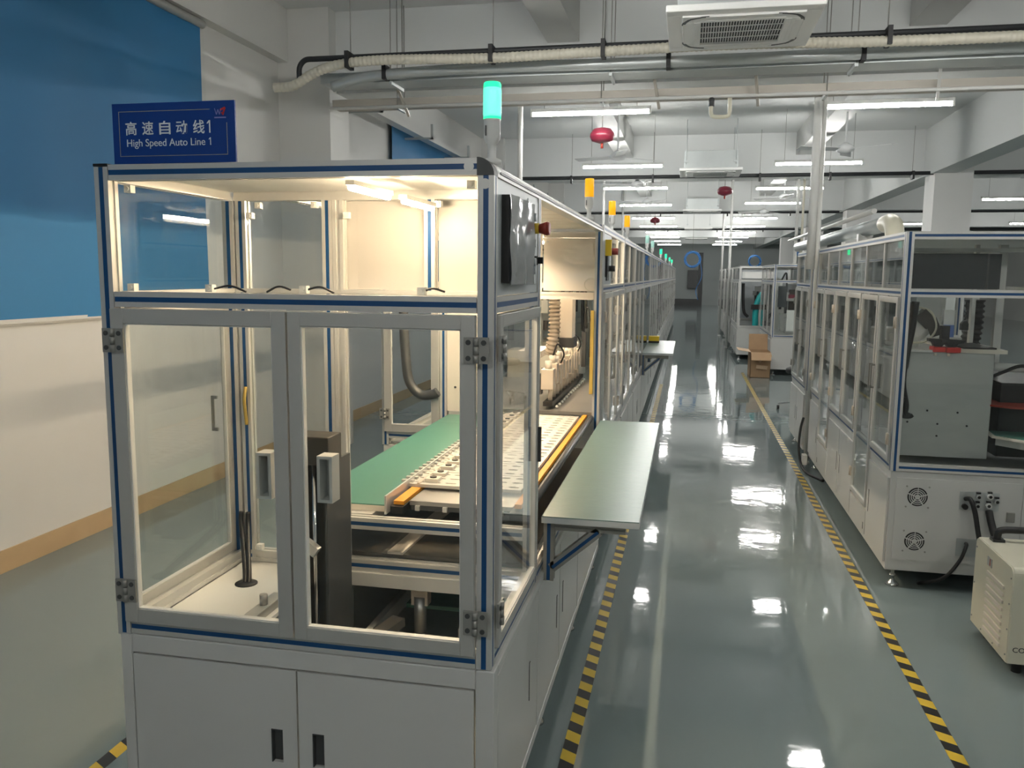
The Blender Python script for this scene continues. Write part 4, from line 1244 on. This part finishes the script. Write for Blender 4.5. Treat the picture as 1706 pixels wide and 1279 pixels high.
line_machine('third machine of the left line counted from the sign board', -1.75, -0.46, 6.24, 7.60, '+x', 2, LG, seed=3)
line_machine('fourth machine of the left line counted from the sign board', -1.75, -0.46, 7.62, 8.98, '+x', 2, LG, seed=4)
lm = line_machine('left machine with open bay behind the distant side table and yellow box', -1.75, -0.46, 9.0, 10.7, '+x', 1, LG, seed=5)
yc = thing('yellow_crate', (-0.38, 10.27, 0.852), 'small yellow and black box standing on the distant side table', 'box')
MB().box(-0.44, -0.32, 10.2, 10.34, 0.876, 0.93).build('lid', 'yellow', yc)
MB().box(-0.442, -0.318, 10.198, 10.342, 0.8515, 0.876).build('bottom', 'black', yc)
for i, (a, bq, nd, sd) in enumerate(((10.72, 13.2, 4, 6), (13.22, 16.8, 4, 7), (16.82, 20.4, 4, 8), (20.42, 24.0, 4, 9), (24.02, 27.6, 3, 10), (27.62, 30.7, 3, 11))):
    line_machine('left line machine beyond the distant side table, %s of that stretch' % (['first', 'second', 'third', 'fourth', 'fifth', 'last'][i]), -1.75, -0.46, a, bq, '+x', nd, LG, seed=sd)

# ================================================================== RIGHT LINE
RG = 'machines of the right line'
RT = 1.887
r1 = line_machine('nearest right machine with grey steel box, red clamps and fan vents in its white base', 1.08, 2.35, 4.66, 7.62, '-x', 6, RG, zt=RT, near=True, content='none', doors=[0.684, 0.30, 0.684, 0.684, 0.36, 0.684])
FR3 = Face('-y', 4.665)
# front base panel with fan grilles and connector recesses
pn = MB(); FR3.box(pn, 1.115, 1.722, 0.163, 0.607, 0.0, 0.006); pn = pn.build('service_panel', 'white_paint', r1)
pn2 = MB(); FR3.box(pn2, 1.726, 2.30, 0.163, 0.607, 0.0, 0.006); pn2.build('service_panel', 'white_paint', r1)
def fan_grille(u, z):
    mb = MB(); FR3.cyl(mb, u, z, 0.006, 0.0066, 0.050, 28); g = mb.build('fan_opening', 'black', pn)
    mb = MB()
    for r0, r1_ in ((0.008, 0.0135), (0.0185, 0.0235), (0.0285, 0.0335), (0.0385, 0.0425)):
        nn = 28
        vs = []
        for k in range(nn):
            a = 2 * PI * k / nn
            for rr in (r0, r1_):
                vs.append(FR3.pt(u + rr * math.cos(a), z + rr * math.sin(a), 0.0085))
        fs = [(2 * k, 2 * k + 1, (2 * k + 3) % (2 * nn), (2 * k + 2) % (2 * nn)) for k in range(nn)]
        mb.add(vs, fs)
    for k in range(5):
        a = k * 2 * PI / 5 + 0.3
        p = FR3.pt(u, z, 0.0085); q = FR3.pt(u + 0.05 * math.cos(a), z + 0.05 * math.sin(a), 0.0085)
        mb.bar(p, q, 0.002, 0.006)
    FR3.cyl(mb, u, z, 0.006, 0.009, 0.012, 14)
    mb.build('fan_grille', 'white_paint', pn, fix=False)
    mb = MB()
    for a in (-1, 1):
        for b_ in (-1, 1): FR3.cyl(mb, u + a * 0.055, z + b_ * 0.055, 0.006, 0.009, 0.005, 8)
    mb.build('fan_screw', 'alu_dark', pn)
fan_grille(1.222, 0.509); fan_grille(1.222, 0.268)
def recess(u0, u1, z0, z1):
    mb = MB(); FR3.box(mb, u0, u1, z0, z1, 0.006, 0.0075)
    o = mb.build('connector_plate', 'galv', pn)
    return o
c = recess(1.425, 1.615, 0.455, 0.553)
for k, (u, z) in enumerate(((1.512, 0.53), (1.566, 0.535), (1.510, 0.482), (1.562, 0.486), (1.60, 0.51))):
    mb = MB(); FR3.cyl(mb, u, z, 0.0075, 0.028, 0.014, 12); mb.build('socket', 'white_plastic' if k % 2 else 'galv', pn)
    mb = MB(); FR3.cyl(mb, u, z, 0.028, 0.03, 0.008, 10); FR3.box(mb, u - 0.01, u + 0.01, z + 0.016, z + 0.024, 0.0075, 0.02); mb.build('socket_core', 'black', pn)
recess(1.425, 1.56, 0.205, 0.30)
mb = MB(); FR3.box(mb, 1.655, 1.69, 0.405, 0.455, 0.006, 0.02); mb.build('latch', 'alu_dark', pn)
MB().path(curve_pts([FR3.pt(1.455, 0.515, 0.01), FR3.pt(1.46, 0.525, 0.06), FR3.pt(1.48, 0.47, 0.075), FR3.pt(1.50, 0.36, 0.09), FR3.pt(1.52, 0.24, 0.12), FR3.pt(1.56, 0.06, 0.16), FR3.pt(1.66, 0.02, 0.20)], 8), 0.012, 10).build('power_cable', 'black', r1)
MB().path(curve_pts([FR3.pt(1.475, 0.275, 0.0), FR3.pt(1.465, 0.268, 0.04), FR3.pt(1.43, 0.19, 0.06), FR3.pt(1.36, 0.09, 0.05), FR3.pt(1.27, 0.02, -0.05)], 8), 0.009, 10).build('power_cable', 'black', r1)
MB().path(curve_pts([FR3.pt(1.565, 0.46, 0.02), FR3.pt(1.57, 0.40, 0.06), FR3.pt(1.585, 0.32, 0.12), FR3.pt(1.62, 0.26, 0.25)], 8), 0.018, 10).build('power_cable', 'black', r1)
mb = MB(); FR3.cyl(mb, 1.45, 0.475, 0.0075, 0.03, 0.014, 12); mb.build('plug', 'black', r1)
# interior
sb = MB().box(1.135, 1.585, 4.80, 5.40, 0.70, 1.262).build('steel_box', 'sheet_steel', r1, bevel=0.004)
sc = MB()
for u, z in ((1.275, 0.95), (1.425, 0.945), (1.18, 0.885), (1.33, 0.88), (1.475, 0.875), (1.33, 0.815)): sc.cyl((u, 4.80, z), (u, 4.797, z), 0.0055, 8)
sc.build('bolt_hole', 'black', sb)
MB().box(1.125, 1.37, 4.79, 5.4, 1.262, 1.274).build('top_plate', 'alu', sb)
MB().prism([(1.40, 4.85), (1.52, 4.79), (1.64, 4.79), (1.64, 5.4), (1.37, 5.4), (1.37, 4.95)], 'z', 1.262, 1.282).build('top_plate', 'beige_panel', sb)
MB().box(1.44, 1.60, 4.83, 5.2, 1.282, 1.290).build('rubber_pad', 'black', sb)
for k, x in enumerate((1.31, 1.37)):
    cl = MB().box(x - 0.032, x + 0.038, 4.78 - 0.02 * k, 4.86 - 0.02 * k, 1.265, 1.292).build('red_clamp', 'red', r1, bevel=0.003)
    MB().cyl((x - 0.015, 4.80 - 0.02 * k, 1.245), (x - 0.015, 4.80 - 0.02 * k, 1.265), 0.008, 8).build('clamp_pin', 'beige_panel', cl)
    MB().prism([(x - 0.05, 1.335), (x + 0.06, 1.330), (x + 0.055, 1.315), (x + 0.03, 1.312), (x + 0.015, 1.294), (x - 0.02, 1.294), (x - 0.03, 1.315), (x - 0.05, 1.32)], 'y', 4.80 - 0.02 * k, 4.85 - 0.02 * k).build('clamp_head', 'black', cl)
MB().box(1.335, 1.375, 4.86, 4.90, 1.30, 1.40).build('clamp_motor', 'black', r1)
MB().box(1.375, 1.42, 4.95, 4.99, 1.335, 1.40).build('blue_block', 'blue_box', r1)
MB().box(1.37, 1.425, 4.97, 5.01, 1.40, 1.48).build('cylinder_block', 'white_plastic', r1)
rb = MB().lathe((1.235, 4.98, 1.385), [(0.05, 0), (0.078, 0.01), (0.085, 0.04), (0.085, 0.12), (0.07, 0.14)], 22, 'y').build('robot_arm', 'white_plastic', r1)
MB().bar((1.235, 5.06, 1.38), (1.20, 5.06, 1.27), 0.11, 0.10).build('robot_base', 'white_plastic', rb)
MB().bar((1.25, 5.0, 1.46), (1.31, 5.0, 1.40), 0.08, 0.07).build('robot_elbow', 'dark_steel', rb)
MB().bar((1.31, 4.99, 1.43), (1.345, 4.98, 1.34), 0.07, 0.06).build('robot_wrist', 'dark_steel', rb)
MB().path(curve_pts([(1.22, 5.0, 1.50), (1.30, 4.96, 1.47), (1.33, 4.95, 1.38), (1.28, 4.95, 1.31), (1.20, 4.96, 1.30)], 8), 0.006, 6).build('white_hose', 'cream_plastic', rb)
MB().path(curve_pts([(1.165, 4.74, 1.53), (1.155, 4.74, 1.40), (1.135, 4.73, 1.25), (1.13, 4.73, 1.10), (1.15, 4.73, 0.99), (1.15, 4.73, 0.94), (1.17, 4.73, 0.93)], 8), [0.020] * 20 + [0.015] * 29, 10).build('cable_bundle', 'black', r1)
MB().path(curve_pts([(1.135, 4.72, 1.03), (1.122, 4.72, 0.98), (1.135, 4.72, 0.93), (1.17, 4.72, 0.925), (1.185, 4.72, 0.935)], 8), 0.011, 8).build('cable_bundle', 'black', r1)
corrugated([(1.62, 5.3, 1.53), (1.62, 5.3, 1.40), (1.61, 5.3, 1.28)], 0.05, 0.03, 0.10).build('ribbed_hose', 'black_rubber', r1)
MB().box(1.575, 1.595, 5.2, 5.24, 0.70, 1.84).build('inner_post', 'alu', r1)
MB().box(1.70, 1.74, 5.2, 5.24, 0.70, 1.84).build('inner_post', 'alu', r1)
MB().box(1.165, 1.19, 4.95, 4.99, 1.595, 1.80).build('inner_post', 'alu', r1)
MB().box(1.18, 1.575, 5.0, 5.05, 1.595, 1.785).build('dark_window', 'dark_screen', r1)
MB().box(1.60, 1.66, 5.05, 5.1, 1.595, 1.785).build('dark_window', 'dark_screen', r1)
MB().box(1.12, 2.3, 5.02, 5.06, 1.795, 1.815).build('light_bar', 'white_plastic', r1)
MB().path(curve_pts([(1.47, 4.95, 1.53), (1.475, 4.95, 1.47), (1.47, 4.95, 1.43)], 5), 0.004, 6).build('sensor_cable', 'black', r1)
MB().prism([(1.452, 1.375), (1.488, 1.375), (1.488, 1.41), (1.476, 1.425), (1.464, 1.425), (1.452, 1.41)], 'y', 4.94, 4.97).build('sensor_head', 'black', r1)
MB().box(1.66, 2.25, 4.9, 5.5, 0.70, 1.10).build('drive_unit', 'black', r1)
MB().cyl((1.60, 4.86, 1.19), (1.75, 4.86, 1.185), 0.022, 12).build('air_cylinder', 'white_plastic', r1)
MB().path(curve_pts([(1.60, 4.85, 1.14), (1.65, 4.83, 1.17), (1.72, 4.83, 1.20), (1.80, 4.83, 1.19)], 6), 0.009, 8).build('sensor_cable', 'black', r1)
MB().prism([(1.58, 4.80), (1.66, 4.73), (1.95, 4.68), (1.95, 5.2), (1.62, 5.2)], 'z', 0.985, 0.995).build('copper_plate', 'dark_red', r1)
gt = MB().prism([(1.585, 4.75), (1.72, 4.60), (2.2, 4.60), (2.2, 4.9), (1.60, 4.9)], 'z', 0.825, 0.838).build('shelf_board', 'beige_panel', r1)
MB().prism([(1.60, 4.755), (1.725, 4.615), (2.2, 4.615), (2.2, 4.89), (1.615, 4.89)], 'z', 0.838, 0.841).build('green_mat', 'green_mat', gt)
MB().prism([(1.61, 4.77), (1.735, 4.63), (2.2, 4.63), (2.2, 4.66), (1.75, 4.66), (1.63, 4.80)], 'z', 0.785, 0.825).build('shelf_rail', 'alu', gt)
for k in range(4):
    y = 5.75 + k * 0.5
    MB().box(1.45, 1.9, y, y + 0.3, 0.655, 1.15 + 0.1 * (k % 2)).build('equipment_housing', 'white_paint', r1, bevel=0.004)
    MB().cyl((1.35, y + 0.1, 0.655), (1.35, y + 0.1, 1.35), 0.03, 10).build('guide_rod', 'chrome', r1)

r2 = line_machine('second right machine, narrow, directly behind the thick white pole', 1.06, 2.3, 7.86, 8.86, '-x', 2, RG, zt=RT, seed=21)
r3 = line_machine('blue-framed right machine in the gap, front face with dark window', 1.40, 2.6, 14.75, 17.1, '-x', 3, RG, zt=1.86, seed=22)
F = Face('-y', 14.75)
mb = MB(); F.box(mb, 1.48, 1.62, 1.15, 1.50, -0.03, -0.02); mb.build('dark_window', 'dark_screen', r3)
mb = MB(); F.box(mb, 1.64, 1.79, 0.75, 1.10, -0.10, -0.02); mb.build('white_cylinder', 'white_plastic', r3)
mb = MB(); F.box(mb, 1.65, 1.79, 1.30, 1.36, -0.05, -0.02); mb.build('red_label', 'pink_red', r3)
r4 = line_machine('open white machine with teal robot, behind the cardboard box', 0.99, 2.3, 17.4, 20.0, '-x', 3, RG, zt=1.86, seed=23, strip=False, open_front=True, frame='white_paint', pane_m='frosted')
MB().path(curve_pts([(1.35, 17.6, 0.66), (1.35, 17.6, 1.0), (1.42, 17.6, 1.25), (1.55, 17.6, 1.35), (1.62, 17.55, 1.15)], 6), 0.06, 12).build('robot_arm', 'teal', r4)
MB().path(curve_pts([(1.08, 17.55, 1.52), (1.09, 17.55, 1.2), (1.12, 17.55, 0.95), (1.2, 17.55, 0.85)], 6), 0.03, 10).build('cable_hose', 'black', r4)
MB().box(1.25, 1.45, 17.5, 17.6, 1.0, 1.1).build('gripper', 'black', r4)
MB().box(1.05, 1.5, 17.46, 17.5, 1.62, 1.75).build('white_cover', 'white_plastic', r4)
MB().box(1.55, 1.62, 17.42, 17.46, 1.55, 1.80).build('cream_box', 'card_light', r4)
mb = MB().bar((1.53, 17.41, 1.68), (1.62, 17.41, 1.55), 0.03, 0.06); mb.build('red_tag', 'pink_red', r4)
line_machine('white machine behind the open teal-robot one, near the thin pole', 0.99, 2.3, 20.5, 23.6, '-x', 3, RG, zt=1.86, seed=24, strip=False, frame='white_paint', pane_m='frosted')
line_machine('farthest white machine on the right side of the aisle', 0.99, 2.3, 24.6, 28.3, '-x', 3, RG, zt=1.86, seed=25, strip=False, frame='white_paint', pane_m='frosted')

# silver duct with cream elbow over the right line
t = thing('exhaust_duct', (1.5, 9, 2.0), 'silver exhaust duct with cream elbow lying over the right machines', 'duct')
MB().cyl((1.5, 7.1, 2.07), (1.5, 12.6, 2.07), 0.062, 18).build('duct_pipe', 'galv', t)
MB().path(curve_pts([(1.5, 7.15, 2.07), (1.5, 7.0, 2.07), (1.5, 6.88, 2.04), (1.5, 6.83, 1.96), (1.5, 6.83, 1.885)], 6), 0.068, 18).build('elbow', 'cream_plastic', t)
MB().cyl((1.38, 7.0, 2.16), (1.38, 12.6, 2.16), 0.02, 10).build('side_conduit', 'white_paint', t)
for y in (7.9, 10.4):
    MB().box(1.44, 1.56, y, y + 0.08, 1.889 if y < 8.8 else 1.95, 2.03).build('support', 'white_plastic', t)
tag(MB().box(2.32, 2.40, 6.0, 6.12, RT, RT + 0.13).build('junction_box', 'white_plastic', None, 0.004), 'small white box standing on top of the nearest right machine', 'junction box')

# ------------------------------------------------------------------ chiller
ch = thing('water_chiller', (1.62, 3.9, 0), 'cream metal chiller unit with black carry handle at the right edge', 'chiller')
X0, X1, YA, YB, ZA, ZD = 1.36, 1.90, 3.69, 4.15, 0.055, 0.468
def rounded_box(x0, x1, y0, y1, z0, z1, r):
    poly = []
    k = 5
    poly += [(y0, z0), (y1, z0)]
    poly += [(y1 - r + r * math.cos(a * PI / 2 / k), z1 - r + r * math.sin(a * PI / 2 / k)) for a in range(k + 1)]
    poly += [(y0 + r - r * math.sin(a * PI / 2 / k), z1 - r + r * math.cos(a * PI / 2 / k)) for a in range(k + 1)]
    return MB().prism(poly, 'x', x0, x1)
rounded_box(X0, X1, YA, YB, ZA, ZD, 0.03).build('body', 'cream_plastic', ch, bevel=0.004)
mb = rounded_box(X0 - 0.004, X0, YA + 0.004, YB - 0.004, ZA + 0.004, ZD - 0.004, 0.03).build('side_panel', 'cream_plastic', ch)
for k in range(9):
    z = 0.10 + k * 0.032
    mb2 = MB().bar((X0 - 0.007, 3.77, z), (X0 - 0.007, 3.97, z), 0.008, 0.014)
    mb2.build('louvre', 'beige_panel', ch)
sc = MB()
for y, z in ((3.705, 0.09), (3.705, 0.20), (3.705, 0.31), (3.705, 0.42), (4.13, 0.09), (4.13, 0.25), (4.13, 0.42), (3.85, 0.075), (4.0, 0.075)): sc.cyl((X0 - 0.004, y, z), (X0 - 0.007, y, z), 0.004, 8)
sc.build('panel_screw', 'alu_dark', ch)
MB().box(X0 - 0.0065, X0 - 0.004, 3.93, 3.985, 0.385, 0.425).build('rating_plate', 'sheet_steel', ch)
MB().box(X0 - 0.0072, X0 - 0.0065, 3.945, 3.955, 0.39, 0.42).build('plate_mark', 'dark_red', ch)
MB().box(1.50, 1.72, 3.86, 3.97, ZD, ZD + 0.004).build('display_panel', 'dark_screen', ch)
MB().path(curve_pts([(1.42, 4.08, ZD), (1.42, 4.08, ZD + 0.03), (1.435, 4.08, ZD + 0.05), (1.52, 4.08, ZD + 0.055), (1.78, 4.08, ZD + 0.055), (1.83, 4.08, ZD + 0.04), (1.83, 4.08, ZD)], 6), 0.016, 12).build('carry_handle', 'black', ch)
for x in (1.42, 1.83): MB().box(x - 0.025, x + 0.025, 4.055, 4.105, ZD, ZD + 0.012).build('handle_foot', 'black', ch)
for x in (1.42, 1.84):
    for y in (3.75, 4.09): MB().cyl((x, y, 0), (x, y, 0.058), 0.02, 12).build('rubber_foot', 'black_rubber', ch)
for k in range(4): MB().box(1.47 + k * 0.012, 1.475 + k * 0.012, 3.688, 3.691, 0.42, 0.45).build('vent_slot', 'black', ch)
text_part('CO', 1.378, 0.108, 0.030, 'black', ch, YA - 0.001, 'lettering', width=0.046)

# ------------------------------------------------------------------ cardboard boxes, stool, cables
cb = thing('cardboard_box', (1.21, 14.6, 0), 'open brown cardboard box with flaps on the floor beside the right line', 'box')
w = MB()
bx0, bx1, by0, by1, bh = 1.05, 1.37, 14.3, 14.9, 0.42
w.box(bx0, bx0 + 0.008, by0, by1, 0, bh); w.box(bx1 - 0.008, bx1, by0, by1, 0, bh); w.box(bx0, bx1, by0, by0 + 0.008, 0, bh); w.box(bx0, bx1, by1 - 0.008, by1, 0, bh); w.box(bx0, bx1, by0, by1, 0, 0.008)
w.build('body', 'card', cb)
MB().bar((1.21, by1, bh), (1.21, by1 + 0.07, bh + 0.26), 0.31, 0.006).build('flap', 'card', cb)
MB().bar((bx0, 14.6, bh), (bx0 - 0.2, 14.6, bh + 0.03), 0.55, 0.006).build('flap', 'card_light', cb)
MB().bar((1.21, by0, bh), (1.21, by0 - 0.16, bh - 0.12), 0.31, 0.006).build('flap', 'card', cb)
for k, (x, y, z, r) in enumerate(((1.15, 14.27, 0.33, 0.6), (1.29, 14.26, 0.36, -0.3), (1.23, 14.25, 0.18, 0.1))):
    mb = MB().box(-0.09, 0.09, -0.006, 0.006, -0.03, 0.03); mb.xform(Matrix.Translation((x, y, z)) @ Matrix.Rotation(r, 4, 'Y')); mb.build('torn_piece', 'card_light', cb)
st = thing('swivel_stool', (1.42, 10.9, 0), 'swivel stool with chrome star base behind the second right machine', 'stool')
MB().lathe((1.42, 10.9, 0.46), [(0.17, 0), (0.19, 0.02), (0.19, 0.06), (0.15, 0.08)], 20).build('seat', 'black_rubber', st)
MB().cyl((1.42, 10.9, 0.10), (1.42, 10.9, 0.46), 0.022, 12).build('gas_lift', 'chrome', st)
for k in range(5):
    a = k * 2 * PI / 5 + 0.5
    p = (1.42 + 0.26 * math.cos(a), 10.9 + 0.26 * math.sin(a))
    MB().bar((1.42, 10.9, 0.115), (p[0], p[1], 0.075), 0.03, 0.02).build('leg', 'chrome', st)
    MB().lathe((p[0] - 0.015, p[1], 0.027), [(0.027, 0), (0.027, 0.03)], 12, 'x').build('caster', 'black', st)
o = MB().path(curve_pts([(1.04, 7.70, 0.42), (1.015, 7.66, 0.33), (1.0, 7.6, 0.18), (1.01, 7.5, 0.05), (1.04, 7.3, 0.012), (1.13, 7.05, 0.012)], 8), 0.011, 8).build('floor_cable', 'black')
tag(o, 'black cable dropping beside the thick white pole to the floor', 'cable')
o = MB().box(1.02, 1.055, 7.45, 7.55, 0.05, 0.13).build('socket_box', 'white_plastic')
tag(o, 'small white socket box at the foot of the thick white pole', 'socket box')

# ------------------------------------------------------------------ far end of the hall
t = thing('far_door', (0.6, Y1 - 0.05, 0), 'dark tall door frame in the far end wall', 'door')
MB().box(0.55, 0.80, Y1 - 0.08, Y1 - 0.031, 0, 3.0).build('frame', 'dark_grey', t)
MB().box(0.80, 2.6, Y1 - 0.06, Y1 - 0.031, 0, 3.0).build('leaf', 'far_wall', t)
o = MB().box(-0.05, 0.50, Y1 - 0.35, Y1 - 0.031, 0.95, 2.0).build('wall_cabinet', 'dark_grey', None, 0.01)
tag(o, 'dark wall-mounted cabinet on the far end wall', 'cabinet')
def coil(x, y, z, r, label):
    t = thing('coiled_hose', (x, y, z - r), label, 'hose', 'blue coiled air hoses')
    pts = []
    for k in range(160):
        a = k * 2 * PI / 20
        rr = r * (1 + 0.12 * math.sin(k * 0.7))
        pts.append((x + rr * math.cos(a), y + 0.012 * (k / 20 - 4) + 0.02 * math.sin(k), z + rr * math.sin(a)))
    MB().path(pts, 0.014, 6).build('coil', 'blue_hose', t)
    MB().path(curve_pts([(x + r, y, z), (x + r * 1.3, y, z - 0.5), (x + r * 0.6, y, z - 0.9), (x + r * 0.9, y, z - 1.2)], 6), 0.010, 6).build('tail', 'blue_hose', t)
    MB().cyl((x, y, z + r), (x, y, ZC), 0.006, 6).build('hanger_rod', 'alu_dark', t)
coil(0.10, 26.0, 2.15, 0.22, 'tangled blue air hose hanging over the middle of the aisle')
coil(3.05, 24.0, 2.35, 0.20, 'blue coiled air hose hanging by the far right column')
coil(2.3, 31.5, 2.2, 0.20, 'farthest blue coiled air hose above the right line')
